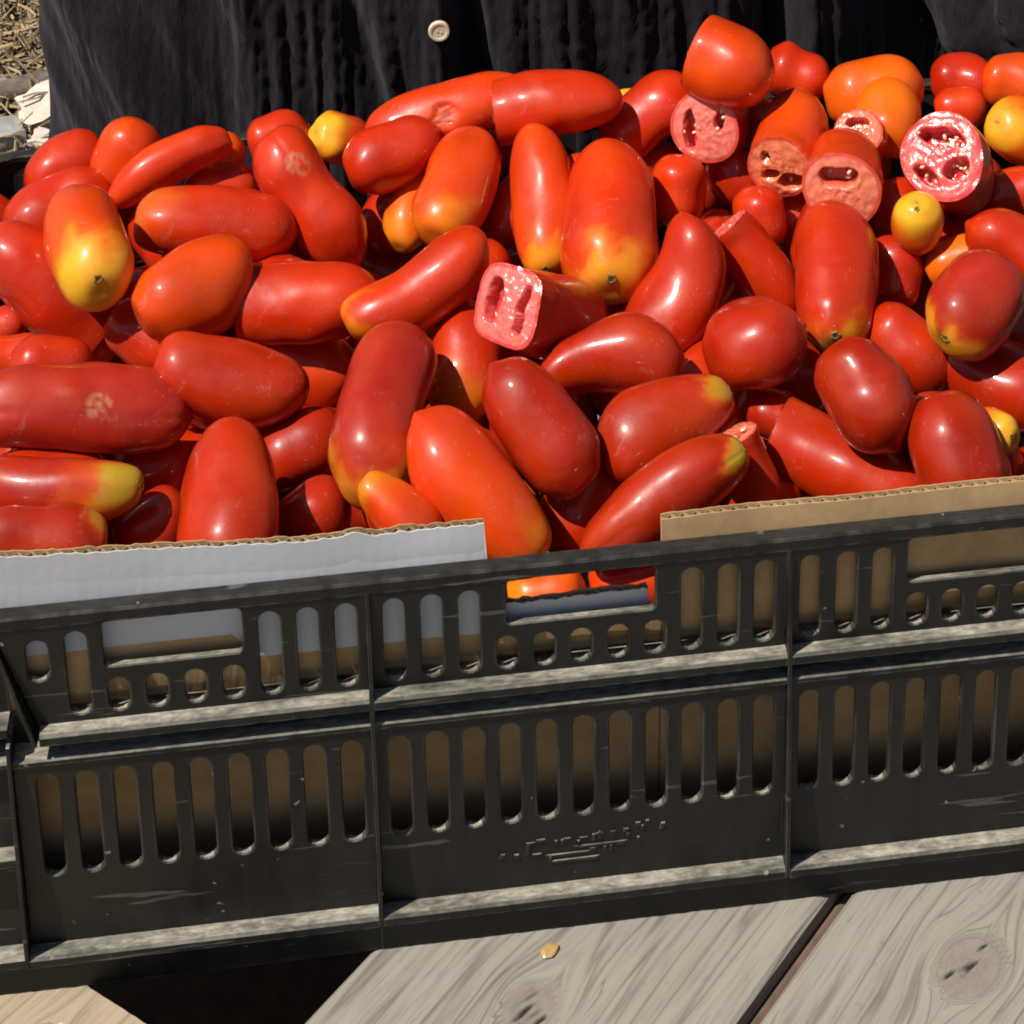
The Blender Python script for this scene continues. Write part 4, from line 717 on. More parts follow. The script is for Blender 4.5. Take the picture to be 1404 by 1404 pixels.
def ledge(x0, x1, zt, prof_in, depth0, front_h, mirror, name, bev=.0009):
    """Shelf between two ribs: top surface at zt, outer edge at y=depth0."""
    poly = [(depth0, zt - front_h), (depth0, zt - .0012), (depth0 + .0012, zt), (prof_in, zt + .0008), (prof_in, zt - .0026), (depth0 + .003, zt - .0030), (depth0 + .003, zt - front_h)]
    if mirror: poly = [(D - a, z) for a, z in poly]
    b = MB(); b.prism(poly, x0, x1); return cp(b.build(name, PLASTIC))
for mir in (False, True):
    for (x0, x1) in ((-XA, XA), (-XB + .0135, -XA), (XA, XB - .0135)):
        ledge(x0 + .0012, x1 - .0012, Z1 + .0052, .0095, 0, .0052, mir, 'ledge')
    for (x0, x1) in ((-XA, XA), (-XB, -XA), (XA, XB)):
        ledge(x0 + .0012, x1 - .0012, Z2 + .0042, .0165, YB, .0050, mir, 'bottom_lip')
        b = MB(); poly = [(.0020, ZT - .0015), (.0021, ZT + .0006), (.0030, ZT + .0014), (.0140, ZT + .0010), (.0140, ZT - .0004), (.0028, ZT - .0015)]
        if mir: poly = [(D - a, z) for a, z in poly]
        b.prism(poly, x0 + .0012, x1 - .0012); cp(b.build('panel_lip', PLASTIC))
        b = MB(); yy = (.0140, .0165); yy = yy if not mir else (D - yy[1], D - yy[0])
        b.box(x0, x1, yy[0], yy[1], ZT - .002, Z1 + .006); cp(b.build('groove_wall', PLASTIC))
        b = MB(); yy = (.0118, .0150); yy = yy if not mir else (D - yy[1], D - yy[0])
        b.box(x0, x1, yy[0], yy[1], 0.0003, Z2 + .0005); cp(b.build('foot_skirt', PLASTIC))
def rib(x, mirror, w=.0021, top=H - .0062, outer=0.0, z0=Z2 - .0008, slant=0.0):
    poly = [(outer + YB, z0), (outer, Z1), (outer, top), (.012, top), (.0125, Z1 + .006), (.0165, Z1), (.0165, z0)]
    if mirror: poly = [(D - a, z) for a, z in poly]
    b = MB(); b.prism(poly, x - w / 2, x + w / 2)
    return cp(b.build('rib', PLASTIC, bevel=.0004))
for mir in (False, True):
    for x in (-XA, XA): rib(x, mir)
    for s in (-1, 1):
        x = s * XB
        poly_z = [(Z2 - .0008), Z1 - .002]
        b = MB(); pg = [(YB, Z2 - .0008), (0, Z1 + .001), (.0165, Z1 + .001), (.0165, Z2 - .0008)]
        if mir: pg = [(D - a_, z_) for a_, z_ in pg]
        b.prism(pg, x - .001, x + .001); cp(b.build('rib', PLASTIC, bevel=.0004))
        # slanting end rib of the upper tier
        xb0, xb1 = s * (XB - .0125), s * (XB + .0045)
        y0, y1 = (-.0004, .0165) if not mir else (D - .0165, D + .0004)
        V = [(xb0 - .001, y0, Z1), (xb0 + .001, y0, Z1), (xb0 + .001, y1, Z1), (xb0 - .001, y1, Z1),
             (xb1 - .001, y0, H - .0064), (xb1 + .001, y0, H - .0064), (xb1 + .001, y1, H - .0064), (xb1 - .001, y1, H - .0064)]
        b = MB(); b.add(V, [(0,3,2,1),(4,5,6,7),(0,1,5,4),(1,2,6,5),(2,3,7,6),(3,0,4,7)]); cp(b.build('rib', PLASTIC, bevel=.0004))
# rounded corner posts: one profile swept round each corner
RC = .034; CX = LH - RC
def corner(sx, sy):
    prof = [(.012, .0003), (.012, Z2 - .001), (YB, Z2), (YB, Z2 + .0042), (.0145, Z2 + .005), (.0105, .078), (.003, .079), (.003, .083), (.0100, .084), (.0075, ZT), (.001, ZT), (.001, ZT + .002), (.014, ZT + .003), (.014, Z1 + .004),
            (.002, Z1 + .0045), (.002, Z1 + .009), (.0125, Z1 + .0095), (.0035, H - .0062)]
    n = 12; V = []; Fc = []; m = len(prof)
    full = prof + [(a + .003, z) for a, z in reversed(prof)]
    M2 = len(full)
    path = [(XB, 0, 0), (CX - .004, 0, 0)] + [(CX, RC, math.pi / 2 * i / (n - 2)) for i in range(n - 1)]
    for (cx, cy, a) in path:
        for (o_, z) in full:
            if cy == 0: x, y = cx, o_
            else:
                rr_ = max(RC - o_, .001); x, y = cx + rr_ * math.sin(a), RC - rr_ * math.cos(a)
            V.append((sx * x, y if sy < 0 else D - y, z))
    for i in range(n):
        for j in range(M2):
            Fc.append((i * M2 + j, i * M2 + (j + 1) % M2, (i + 1) * M2 + (j + 1) % M2, (i + 1) * M2 + j))
    Fc += [tuple(range(M2)), tuple(range(n * M2, (n + 1) * M2))]
    b = MB(); b.add(V, Fc); return cp(b.build('corner_post', PLASTIC))
for sx in (-1, 1):
    for sy in (-1, 1): corner(sx, sy)
# side walls
for s in (-1, 1):
    y0, y1 = RC + .0005, D - RC - .0005
    cs = [D / 2 + (i - 6.5) * PT for i in range(14)]
    cp(plate([(y0, ZU0), (y1, ZU0), (y1, ZU1), (y0, ZU1)], [slot(c, .1555, .172, SW) for c in cs] + [rrect(D / 2 - .055, D / 2 + .055, .1805, .2055, .006)], side_fn(y_up, s), TH).build('upper_panel', PLASTIC))
    cp(plate([(y0, Z2 + .0012), (y1, Z2 + .0012), (y1, ZT), (y0, ZT)], [slot(c, .0655, .1262, SW) for c in cs], side_fn(y_lo, s), TH).build('lower_panel', PLASTIC))
    for zt, nm in ((Z1 + .0052, 'ledge'), (Z2 + .0042, 'bottom_lip')):
        b = MB(); xs = sorted((s * (LH - (YB if nm == 'bottom_lip' else 0)), s * (LH - .0155))); b.box(xs[0], xs[1], y0, y1, zt - .0052, zt); cp(b.build(nm, PLASTIC))
    b = MB(); xs = sorted((s * (LH - .014), s * (LH - .0165))); b.box(xs[0], xs[1], y0, y1, ZT - .002, Z1 + .006); cp(b.build('groove_wall', PLASTIC))
    b = MB(); xs = sorted((s * (LH - .0115), s * (LH - .015))); b.box(xs[0], xs[1], y0, y1, .0003, Z2 + .0005); cp(b.build('foot_skirt', PLASTIC))
    for yv in (D / 2 - .065, D / 2 + .065):
        b = MB(); xs = sorted((s * (LH - YB), s * (LH - .0165))); b.box(xs[0], xs[1], yv - .001, yv + .001, Z2, H - .0064); cp(b.build('rib', PLASTIC))
# rim: rounded rectangular ring
def ring_path(inset, n=10):
    r = max(RC - inset, .002); P = []
    for cx, cy, a0 in ((CX, D - RC, 0), (-CX, D - RC, .5), (-CX, RC, 1), (CX, RC, 1.5)):
        for i in range(n + 1):
            a = (a0 + .5 * i / n) * math.pi; P.append((cx + r * math.cos(a), cy + r * math.sin(a)))
    return P
prof = [(0, H - .0060), (0, H - .0009), (.0009, H), (.0076, H), (.0084, H - .0008), (.0084, H - .0040), (.0040, H - .0060)]
V = []; m = len(prof); rings = [ring_path(i_) for i_, z in prof]; n = len(rings[0]); Fc = []
for k in range(n):
    for j, (i_, z) in enumerate(prof): V.append((rings[j][k][0], rings[j][k][1], z))
for k in range(n):
    for j in range(m): Fc.append((k * m + j, ((k + 1) % n) * m + j, ((k + 1) % n) * m + (j + 1) % m, k * m + (j + 1) % m))
b = MB(); b.add(V, Fc); cp(b.build('rim', PLASTIC))
b = MB(); b.box(-LH + .017, LH - .017, .017, D - .017, .006, .009); cp(b.build('floor_panel', PLASTIC))
# worn moulded mark on the middle panel: raised dots and strokes
b = MB()
def raised(u, z, w, h, t=.0009, sl=0.0):
    y = y_lo(z); V = []
    for d in (0, 1):
        g = 1 - .25 * (1 - d)
        for (du, dz) in ((-w / 2, -h / 2), (w / 2, -h / 2), (w / 2 + sl, h / 2), (-w / 2 + sl, h / 2)):
            V.append((u + du * g, y_lo(z + dz) + (.0004 if d else -t), z + dz * g))
    b.add(V, [(0, 1, 2, 3), (0, 4, 5, 1), (1, 5, 6, 2), (2, 6, 7, 3), (3, 7, 4, 0)])
for (u, z, w, h, s) in ((-.041, .0455, .0024, .0030, .001), (-.0335, .0445, .0028, .0030, 0), (-.0285, .0480, .0016, .0085, .001), (-.0235, .0440, .0050, .0016, 0), (-.0215, .0528, .0050, .0016, 0), (-.0265, .0518, .0050, .0010, 0),
                        (-.0140, .0500, .0014, .0040, 0), (-.0110, .0500, .0014, .0045, 0), (-.0085, .0520, .0040, .0012, 0), (-.0030, .0485, .0014, .0040, 0), (-.0005, .0515, .0048, .0012, 0), (.0045, .0510, .0014, .0050, 0), (.0075, .0520, .0014, .0055, 0), (.0075, .0530, .0046, .0012, 0),
                        (.0140, .0525, .0030, .0026, 0), (.0205, .0532, .0030, .0026, 0), (.0215, .0505, .0022, .0022, 0), (.0265, .0560, .0028, .0030, 0), (.0285, .0540, .0016, .0030, 0), (.0310, .0572, .0020, .0020, 0), (.0380, .0535, .0024, .0042, .001),
                        (.0080, .0462, .0300, .0015, 0), (.0265, .0470, .0014, .0030, 0), (-.0080, .0425, .0250, .0014, 0), (.0040, .0440, .0030, .0020, 0), (.0100, .0435, .0014, .0030, 0), (.0130, .0435, .0014, .0040, 0), (.0170, .0450, .0040, .0012, 0), (-.0050, .0385, .0280, .0018, 0), (-.0170, .0400, .0016, .0050, 0)):
    raised(u, z, w, h, .0006, s)
cp(b.build('moulded_mark', PLASTIC))

# ------------------------------------------------------------------ cardboard liner
CARD_Z = (-.01, .0, .120, .151, .160, .172, .200, .2135)
CARD_Y = (.036, .036, .0200, .0172, .0128, .0104, .0083, .0088)
def y_card(z, lean=0.0):
    if z > .2135: return .0088 + lean * (z - .2135)
    return float(np.interp(z, CARD_Z, CARD_Y))
def cardboard(label, top, x0, x1, z0, mat, seed, yoff=0.0, lean=0.0, rough=.0006, print_edge=None, thick=.0036):
    """Corrugated sheet: two liners with a fluted sheet between; top(x) gives the torn upper edge."""
    yo = yoff if callable(yoff) else (lambda x: yoff)
    root = tag(empty('cardboard_sheet', ((x0 + x1) / 2, .012 + yo(x1), (z0 + H) / 2)), label, 'cardboard', 'cardboard lining the crate')
    off = Matrix.Translation(root.location).inverted()
    nx = int((x1 - x0) / .0022); xs = [x0 + (x1 - x0) * i / nx for i in range(nx + 1)]
    T = thick
    def sheet(name, d0, d1, dz, sd):
        V = []; nz = 14
        for x in xs:
            t = top(x) + rough * noise.noise(Vector((x * 260, sd, 0))) + rough * .8 * noise.noise(Vector((x * 900, sd, 3))) + dz
            wob = .0009 * noise.noise(Vector((x * 18, seed, 1)))
            for j in range(nz + 1):
                z = z0 + (t - z0) * j / nz
                for d in (d0, d1): V.append((x, y_card(z, lean) + yo(x) + d + wob * (z / H) ** 2, z))
        m = (nz + 1) * 2; Fc = []
        for i in range(nx):
            for j in range(nz):
                a = i * m + j * 2; c = a + m
                Fc += [(a, c, c + 2, a + 2), (a + 1, a + 3, c + 3, c + 1)]
            a = i * m; c = a + m; Fc += [(a, a + 1, c + 1, c)]
            a = i * m + nz * 2; c = a + m; Fc += [(a, c, c + 1, a + 1)]
        for i in (0, nx):
            for j in range(nz): a = i * m + j * 2; Fc.append((a, a + 1, a + 3, a + 2))
        b = MB(); b.add(V, Fc); o = b.build(name, mat if name == 'outer_liner' else CARD, None, smooth=False)
        o.parent = root; o.matrix_parent_inverse = off
        if print_edge: o['print_edge'] = print_edge
        return o
    sheet('outer_liner', 0, .0005, 0, 1.5); sheet('inner_liner', T - .0005, T, .0004, 7.5)
    V = []; nf = int((x1 - x0) / .0006)
    for i in range(nf + 1):
        x = x0 + (x1 - x0) * i / nf; t = top(x) - .0003 + .0004 * noise.noise(Vector((x * 700, 2, 2)))
        y = T / 2 + (T / 2 - .0006) * math.sin(2 * math.pi * x / .0062); wob = .0009 * noise.noise(Vector((x * 18, seed, 1)))
        for z in (t - .012, t):
            for d in (-.00012, .00012): V.append((x, y_card(z, lean) + yo(x) + y + d + wob * (z / H) ** 2, z))
    Fc = []
    for i in range(nf):
        a = i * 4; c = a + 4; Fc += [(a, c, c + 2, a + 2), (a + 1, a + 3, c + 3, c + 1), (a + 2, c + 2, c + 3, a + 3)]
    b = MB(); b.add(V, Fc); o = b.build('fluting', CARD); o.parent = root; o.matrix_parent_inverse = off
    return root
def top_white(x):
    if x < -.0445:
        t = H + float(np.interp(x, (-.32, -.17, -.112, -.0445), (.0292, .0206, .0180, .0181)))
        return t + .0016 * math.exp(-((x + .106) / .006) ** 2) - .0012 * math.exp(-((x + .094) / .005) ** 2)
    return .1868 + .0006 * math.sin(x * 90) if x < .0335 else .172
w = cardboard('blue-grey white printed cardboard with a torn top edge standing above the rim at left', top_white, -.312, .0395, .020, PRINT, 3, .0003, -.05, rough=.0010, print_edge=.1715)
for ch in w.children: ch['print_slope'] = 1.2
cardboard('brown cardboard standing above the rim at the right', lambda x: H + .0105 + .0035 * x, .0400, .312, .020, CARD, 4, .0, .02, rough=.0003)

# ------------------------------------------------------------------ tomatoes
RED0, RED1, ORG = np.array((.43, .012, .001)), np.array((.62, .030, .001)), np.array((.80, .14, .003))
YEL, OLV, DULL = np.array((.78, .41, .018)), np.array((.42, .29, .020)), np.array((.34, .016, .012))
def frame(a, v):
    a = Vector(a).normalized(); v = Vector(v); e1 = v - a * v.dot(a)
    if e1.length < .05: e1 = Vector((0, 0, 1)) - a * a.z
    e1.normalize(); return a, e1, a.cross(e1)
def tomato_mesh(c, a, L, Wd, v, o, seed, nt=34, nr=28):
    r = np.random.default_rng(seed)
    if 'patch' in o: nt, nr = 110, 96
    A, E1, E2 = (np.array(q) for q in frame(a, v))
    cutA = 'cutA' in o; cutB = 'cutB' in o
    n = o.get('n', 2.75) + r.uniform(-.15, .55); waist = o.get('waist', max(0, r.normal(.02, .05))); tA, tB = o.get('tapA', r.uniform(.86, 1.0)), o.get('tapB', r.uniform(.84, 1.0))
    wpos = r.uniform(-.1, .55); pinch = r.uniform(0, .10) if 'tapA' not in o else 0
    s = np.linspace(-1, 1, nt); th = np.sin(s * math.pi / 2)                     # rings crowd toward the ends
    lo, hi = -1.0, 1.0
    if cutA: hi = .50
    if cutB: lo = -.50
    t = lo + (th + 1) / 2 * (hi - lo)
    p = np.sqrt(np.clip(1 - np.abs(t) ** n, 0, 1))
    k = smooth((t + 1) / 2); p = p * (tB + (tA - tB) * k)
    if waist: p = p * (1 - waist * np.exp(-((t - wpos) / .35) ** 2))
    p = p * (1 - pinch * np.exp(-((t - .80) / .13) ** 2))
    p = p / p.max()
    if cutA or cutB: p = p / max(p.max(), 1e-6)
    nib = o.get('nib', r.uniform(.2, .8) if r.random() < .55 else 0.0)
    ph = np.linspace(0, 2 * math.pi, nr, endpoint=False)
    Lh = L / 2 / (.5 * ((hi - lo)))                                             # keep the asked length when cut
    mid = (lo + hi) / 2
    T, PH = np.meshgrid(t, ph, indexing='ij'); P = np.repeat(p[:, None], nr, 1)
    lob = r.uniform(.010, .045) + o.get('ribs', 0); crs = r.uniform(.0, .05); nl = int(r.integers(2, 5)); off = r.uniform(0, 6, 4)
    rad = P * (1 + lob * np.cos(3 * PH + off[0]) * (.4 + .6 * np.abs(T)) + .022 * np.cos(2 * PH + off[1] + 1.4 * T) + .02 * np.sin(2.6 * T + off[2]))
    rad *= 1 - crs * np.clip(1 - np.abs(np.sin(nl * .5 * PH + off[3])) * 3.2, 0, 1) * smooth((np.abs(T) - .25) / .6)
    if o.get('ribs', 0): rad *= 1 + o['ribs'] * .8 * np.cos(5 * PH + off[3]) * smooth((np.abs(T) - .1) / .6)
    if o.get('face') == 'square':
        q = 4.0; cc, ss = np.abs(np.cos(PH + .08)), np.abs(np.sin(PH + .08)); sq = (cc ** q + ss ** q) ** (-1 / q)
        rad *= 1 + (sq * .93 - 1) * smooth((T + .6) / 1.2)
    z = (T - mid) * Lh
    if not cutA:
        dm = o.get('dim', .055) * Wd
        z -= dm * np.exp(-(P / .34) ** 2) * (T > 0)
    if nib and not cutB: z -= nib * .055 * Wd * np.exp(-(P / .16) ** 2) * (T < 0)
    if cutA: z += (T > hi - 1e-6) * 0
    R = Wd / 2 * rad
    bend = o.get('bend', 0.0) + r.normal(0, .035); bend2 = r.normal(0, .05)
    side = E2 * (bend * Wd * 1.3)
    sh = (1 - (T / max(abs(lo), abs(hi))) ** 2) - .5
    X = np.array(c)[None, None] + z[..., None] * A + (R * np.cos(PH))[..., None] * E1 + (R * np.sin(PH))[..., None] * E2 + sh[..., None] * (side + E1 * (bend2 * Wd))
    Xf = X.reshape(-1, 3); cc = np.array(c); so = seed * 7.3
    dents = []
    for _ in range(3):
        dents.append((r.uniform(-.6, .6), r.uniform(0, 2 * math.pi), r.uniform(.28, .5), r.uniform(.015, .045)))
    nv_ = np.array([1.0 * noise.noise(Vector((q - cc) * 26 + so)) + .45 * noise.noise(Vector((q - cc) * 62 + so)) for q in Xf]).reshape(nt, nr)
    rv = (np.cos(PH)[..., None] * E1 + np.sin(PH)[..., None] * E2)
    fade = np.ones_like(T)
    if cutA: fade *= smooth((hi - T) / .25)
    if cutB: fade *= smooth((T - lo) / .25)
    for (dt, dp, ds, da) in dents:
        dph = (PH - dp + math.pi) % (2 * math.pi) - math.pi
        X = X - rv * (da * Wd * np.exp(-(((T - dt) * L / 2 / (ds * Wd)) ** 2 + (dph * R / (ds * Wd)) ** 2)) * fade)[..., None]
    X = X + rv * (nv_ * .052 * Wd * (.25 + .75 * P) * fade)[..., None]
    V = X.reshape(-1, 3)
    # base colour, then stem-end ripeness along the fruit
    hue = o.get('hue', .15)
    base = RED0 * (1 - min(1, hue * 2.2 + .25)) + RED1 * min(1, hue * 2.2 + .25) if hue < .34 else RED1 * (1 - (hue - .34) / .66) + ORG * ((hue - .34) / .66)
    base = base * (1 - .30 * float(smooth((.27 - c[1]) / .2)) * r.uniform(.6, 1.2)) if hue < .4 else base  # redder fruit gets a darker base toward the front of the heap
    if o.get('dull'): base = base * .55 + DULL * .45
    w1 = .5 + .5 * np.sin(2 * PH + off[0] + 2 * T); w2 = .5 + .5 * np.sin(3 * PH + off[2] - 3 * T)
    colr = base[None, None] * (1 - .22 * (w1 * w2)[..., None]) + np.array((.10, .03, 0))[None, None] * (w2 * (1 - w1) * (.3 + hue))[..., None]
    for kind, tone in (('yel', YEL), ('olive', OLV)):
        amt = o.get(kind, 0.0)
        if amt:
            yp = o.get('yp', .25) * 2
            bl = np.array([noise.noise(Vector((q - cc) * 75 + so)) + .6 * noise.noise(Vector((q - cc) * 210 + so)) for q in X.reshape(-1, 3)]).reshape(nt, nr)
            x = (T - (1 - yp * 1.05) + .20 * bl + .12 * np.sin(2 * PH + off[1]) + .07 * np.sin(5 * PH + off[3])) / (yp * .75)
            if cutA: continue
            f = smooth(x) * min(1, amt); g = smooth((x + .75) / 1.1) * min(1, amt) * .5
            colr = colr * (1 - g[..., None]) + ORG * g[..., None]
            colr = colr * (1 - f[..., None]) + tone * f[..., None]
            green = smooth((T - .93) / .07) * .5 * min(1, amt)
            colr = colr * (1 - green[..., None]) + np.array((.34, .30, .03)) * green[..., None]
    elif_hue = 0
    if 'patch' in o:
        kind, pt, pp, ps = o['patch'].split(':'); pt, pp, ps = float(pt) * 2 - 1, float(pp), float(ps)
        dphi = (PH - pp + math.pi) % (2 * math.pi) - math.pi
        d = np.sqrt((((T - pt) * L / 2) / (ps * Wd)) ** 2 + (dphi * R / (ps * Wd)) ** 2)
        d = d + .22 * np.sin(4 * PH + 9 * T) + .12 * np.sin(9 * PH - 17 * T)
        f = smooth((1 - d) / .35)[..., None]
        tone = {'beige': (.52, .30, .17), 'wet': (.50, .14, .12), 'flesh': (.62, .17, .12)}[kind]
        mx = {'beige': .55, 'wet': .35, 'flesh': .85}[kind]
        rag = np.array([min(1, max(0, .55 + 1.3 * noise.noise(Vector((q - cc) * 420 + so)) + .8 * noise.noise(Vector((q - cc) * 150 + so)))) for q in X.reshape(-1, 3)]).reshape(nt, nr)[..., None]
        colr = colr * (1 - f * mx * rag) + np.array(tone) * f * mx * rag
        if kind == 'beige':
            X = X - rv * (f * rag * .012 * Wd); V = X.reshape(-1, 3)
        if kind == 'flesh':
            X2 = X - (f * .06 * Wd) * ((R * np.cos(PH))[..., None] * E1 + (R * np.sin(PH))[..., None] * E2) / np.maximum(R, 1e-5)[..., None]
            X2 += (f * .022 * Wd * np.sin(23 * T + 5 * np.sin(11 * PH))[..., None]) * E1
            V = X2.reshape(-1, 3)
    Fc = []
    for i in range(nt - 1):
        for j in range(nr):
            Fc.append((i * nr + j, i * nr + (j + 1) % nr, (i + 1) * nr + (j + 1) % nr, (i + 1) * nr + j))
    if not cutB: Fc.append(tuple(range(nr - 1, -1, -1)))
    if not cutA: Fc.append(tuple((nt - 1) * nr + j for j in range(nr)))
    me = mesh('plum_tomato', V - np.array(c), Fc, True)
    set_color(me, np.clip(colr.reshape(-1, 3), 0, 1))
    info = dict(A=A, E1=E1, E2=E2, V=V.reshape(nt, nr, 3))
    return me, info

FACES = {
    'red':    dict(wall=(.70, .075, .055), pit=(.55, .006, .005), wells=[(.0, .44, .46, .24, 0), (.02, -.44, .44, .22, 0)], seeds=4),
    'square': dict(wall=(.72, .11, .095), pit=(.50, .004, .005), wells=[(-.40, -.02, .24, .50, 0), (.45, .0, .13, .52, 0)], seeds=0),
    'seedy':  dict(wall=(.74, .15, .11), pit=(.58, .012, .010), wells=[(-.42, -.10, .17, .55, .12), (.44, .26, .13, .30, -.15)], seeds=6),
    'round':  dict(wall=(.70, .075, .080), pit=(.55, .008, .014), wells=[(-.10, .40, .56, .19, .05), (.38, -.20, .30, .20, .7), (-.30, -.52, .34, .16, -.4)], seeds=16),
    'pale':   dict(wall=(.74, .17, .085), pit=(.60, .030, .012), wells=[(-.05, .36, .46, .24, .1)], seeds=3),
    'glass':  dict(wall=(.70, .17, .055), pit=(.60, .080, .018), wells=[(-.42, .3, .14, .16, 0), (.35, -.38, .38, .26, .3), (-.25, -.25, .26, .16, .4)], seeds=4),
    'dark':   dict(wall=(.55, .02, .012), pit=(.42, .006, .006), wells=[(0, 0, .80, .76, 0)], seeds=0),
}
def cut_face(parent, o, info, c, Wd, end, seed):
    kind = o.get('open', 'red')
    if kind == 'red' and 'Lround' in o: kind = 'round'
    if o.get('face') == 'square': kind = 'square'
    f = FACES[kind]; r = np.random.default_rng(seed)
    ring = info['V'][-1 if end == 'A' else 0]; cen = ring.mean(0)
    N = info['A'] * (1 if end == 'A' else -1)
    up = np.array((0, 0, 1.0)) - N * N[2]; up /= np.linalg.norm(up); rt = np.cross(up, N)
    nr, ns = 14, 72
    ro = np.array([(ring - cen) @ rt, (ring - cen) @ up]).T
    ang = np.arctan2(ro[:, 1], ro[:, 0]); rr = np.hypot(ro[:, 0], ro[:, 1]); od = np.argsort(ang)
    ang, rr = ang[od], rr[od]
    A_ = np.linspace(-math.pi, math.pi, ns, endpoint=False)
    Rr = np.interp(A_, np.concatenate([[ang[-1] - 2 * math.pi], ang, [ang[0] + 2 * math.pi]]), np.concatenate([[rr[-1]], rr, [rr[0]]]))
    V = []; C = []
    wall, pit = np.array(f['wall']), np.array(f['pit']); so_ = r.uniform(0, 50)
    for i in range(nr * 2 + 1):
        q = i / (nr * 2)
        for j in range(ns):
            u, w = q * math.cos(A_[j]), q * math.sin(A_[j])
            d = 0.0
            for (wx, wy, ax, ay, rot) in f['wells']:
                du, dw = u - wx, w - wy; cr, sr = math.cos(rot), math.sin(rot)
                e = math.sqrt(((du * cr + dw * sr) / ax) ** 2 + ((-du * sr + dw * cr) / ay) ** 2)
                e += .22 * noise.noise(Vector((u * 3.5, w * 3.5, so_)))
                d = max(d, float(smooth((1.14 - e) / .22)))
            if q > .97: d = 0.0
            n1 = noise.noise(Vector((u * 5, w * 5, so_ + 9))); n2 = noise.noise(Vector((u * 14, w * 14, so_ + 4)))
            blk = min(1.0, max(0.0, .5 + 1.6 * noise.noise(Vector((u * 7.5, w * 7.5, so_ + 21)))))
            dome = .05 * (1 - q * q) + .016 * n1 + .010 * n2 * (q < .95)
            h = (dome - d * .24 + .005 * (blk - .5) * (q < .93)) * Wd
            p = cen + rt * (u * Rr[j]) + up * (w * Rr[j]) + N * (h + .0002)
            V.append(p - c)
            pale = np.clip(.15 + .75 * blk + .5 * n2, 0, 1)
            col = wall * (1 - .24 * pale) + np.array((.88, .40, .30)) * .24 * pale
            if q > .90: col = col * .25 + np.array((.62, .02, .012)) * .75
            C.append(col * (1 - d) + pit * d)
    n = nr * 2 + 1
    Fc = [(i * ns + j, (i + 1) * ns + j, (i + 1) * ns + (j + 1) % ns, i * ns + (j + 1) % ns) for i in range(1, n - 1) for j in range(ns)]
    Fc += [(0, ns + j, ns + (j + 1) % ns) for j in range(ns)]
    me = mesh('cut_face', V, Fc, True); set_color(me, np.clip(np.array(C), 0, 1))
    fo = link('cut_face', me, FLESH, parent)
    if f['seeds']:
        b = MB()
        for s in range(f['seeds']):
            wx, wy, ax, ay, rot = f['wells'][s % len(f['wells'])]
            ga = r.uniform(0, 2 * math.pi); gd = r.uniform(.35, 1.15)
            u, w = wx + ax * gd * math.cos(ga), wy + ay * gd * math.sin(ga)
            if math.hypot(u, w) > .86: continue
            pc = cen + rt * (u * Rr.mean()) + up * (w * Rr.mean()) + N * (.012 * Wd - .12 * Wd * (gd < .7)) - c
            la = r.uniform(0, math.pi); d1 = rt * math.cos(la) + up * math.sin(la); d2 = np.cross(N, d1)
            sz = r.uniform(.0009, .0014)
            VV = [pc + N * sz * .9] + [pc + d1 * (1.7 * sz * math.cos(k * math.pi / 3)) + d2 * (sz * math.sin(k * math.pi / 3)) for k in range(6)] + [pc - N * sz]
            b.add(VV, [(0, 1 + k, 1 + (k + 1) % 6) for k in range(6)] + [(7, 1 + (k + 1) % 6, 1 + k) for k in range(6)])
        if b.v: b.build('seed_cluster', SEED, fo, smooth=True)
def stem_scar(parent, info, c, Wd, v):
    ring = info['V'][-6]; cen = ring.mean(0); A = info['A']; vv = np.array(v)
    pole = info['V'][-1].mean(0)
    d = A * .97 + info['E1'] * .24; d /= np.linalg.norm(d)
    pts = info['V'].reshape(-1, 3); k = np.argmax((pts - cen) @ d); p = pts[k]
    n = Vector(d); t1 = n.orthogonal().normalized(); t2 = n.cross(t1); p = Vector(p - c)
    b = MB(); S = 20; V = []
    for (rr, hh) in ((.0046, -.0010), (.0036, .0002), (.0024, .0003), (.0016, -.0008)):
        rr *= .62 * Wd / .045
        for q in range(S):
            g = rr * (1 + .20 * math.sin(5 * 2 * math.pi * q / S + cen[0] * 90) + .12 * math.sin(3 * 2 * math.pi * q / S + 1)); V.append(p + t1 * (g * math.cos(2 * math.pi * q / S)) + t2 * (g * math.sin(2 * math.pi * q / S)) + n * hh)
    Fc = [(i * S + q, i * S + (q + 1) % S, (i + 1) * S + (q + 1) % S, (i + 1) * S + q) for i in range(3) for q in range(S)]
    b.add(V, Fc); so_ = b.build('stem_scar', SCAR, parent, smooth=True)
    b = MB(); b.add([p + t1 * (.0011 * math.cos(q * math.pi / 4)) + t2 * (.0011 * math.sin(q * math.pi / 4)) for q in range(8)], [tuple(range(8))])
    b.build('scar_core', SCARHOLE, so_)

GROUP = 'plum tomatoes heaped in the black crate'
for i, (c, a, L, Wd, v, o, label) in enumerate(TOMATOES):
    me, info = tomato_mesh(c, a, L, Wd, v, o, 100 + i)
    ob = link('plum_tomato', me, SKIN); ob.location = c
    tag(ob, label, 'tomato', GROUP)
    if 'cutA' in o: cut_face(ob, o, info, np.array(c), Wd, 'A', i)
    if 'cutB' in o: cut_face(ob, o, info, np.array(c), Wd, 'B', i)
    if 'scar' in o: stem_scar(ob, info, np.array(c), Wd, v)
for i, (c, a, L, Wd, lab) in enumerate(BURIED):
    r = random.Random(i)
    me, info = tomato_mesh(c, a, L, Wd, (0, -.7, .7), dict(hue=r.uniform(0, .32)), 900 + i, 22, 18)
    ob = link('plum_tomato', me, SKIN); ob.location = c
    tag(ob, lab or 'red plum tomato buried out of sight beneath the others in the crate', 'tomato', GROUP if lab else 'tomatoes buried in the heap')

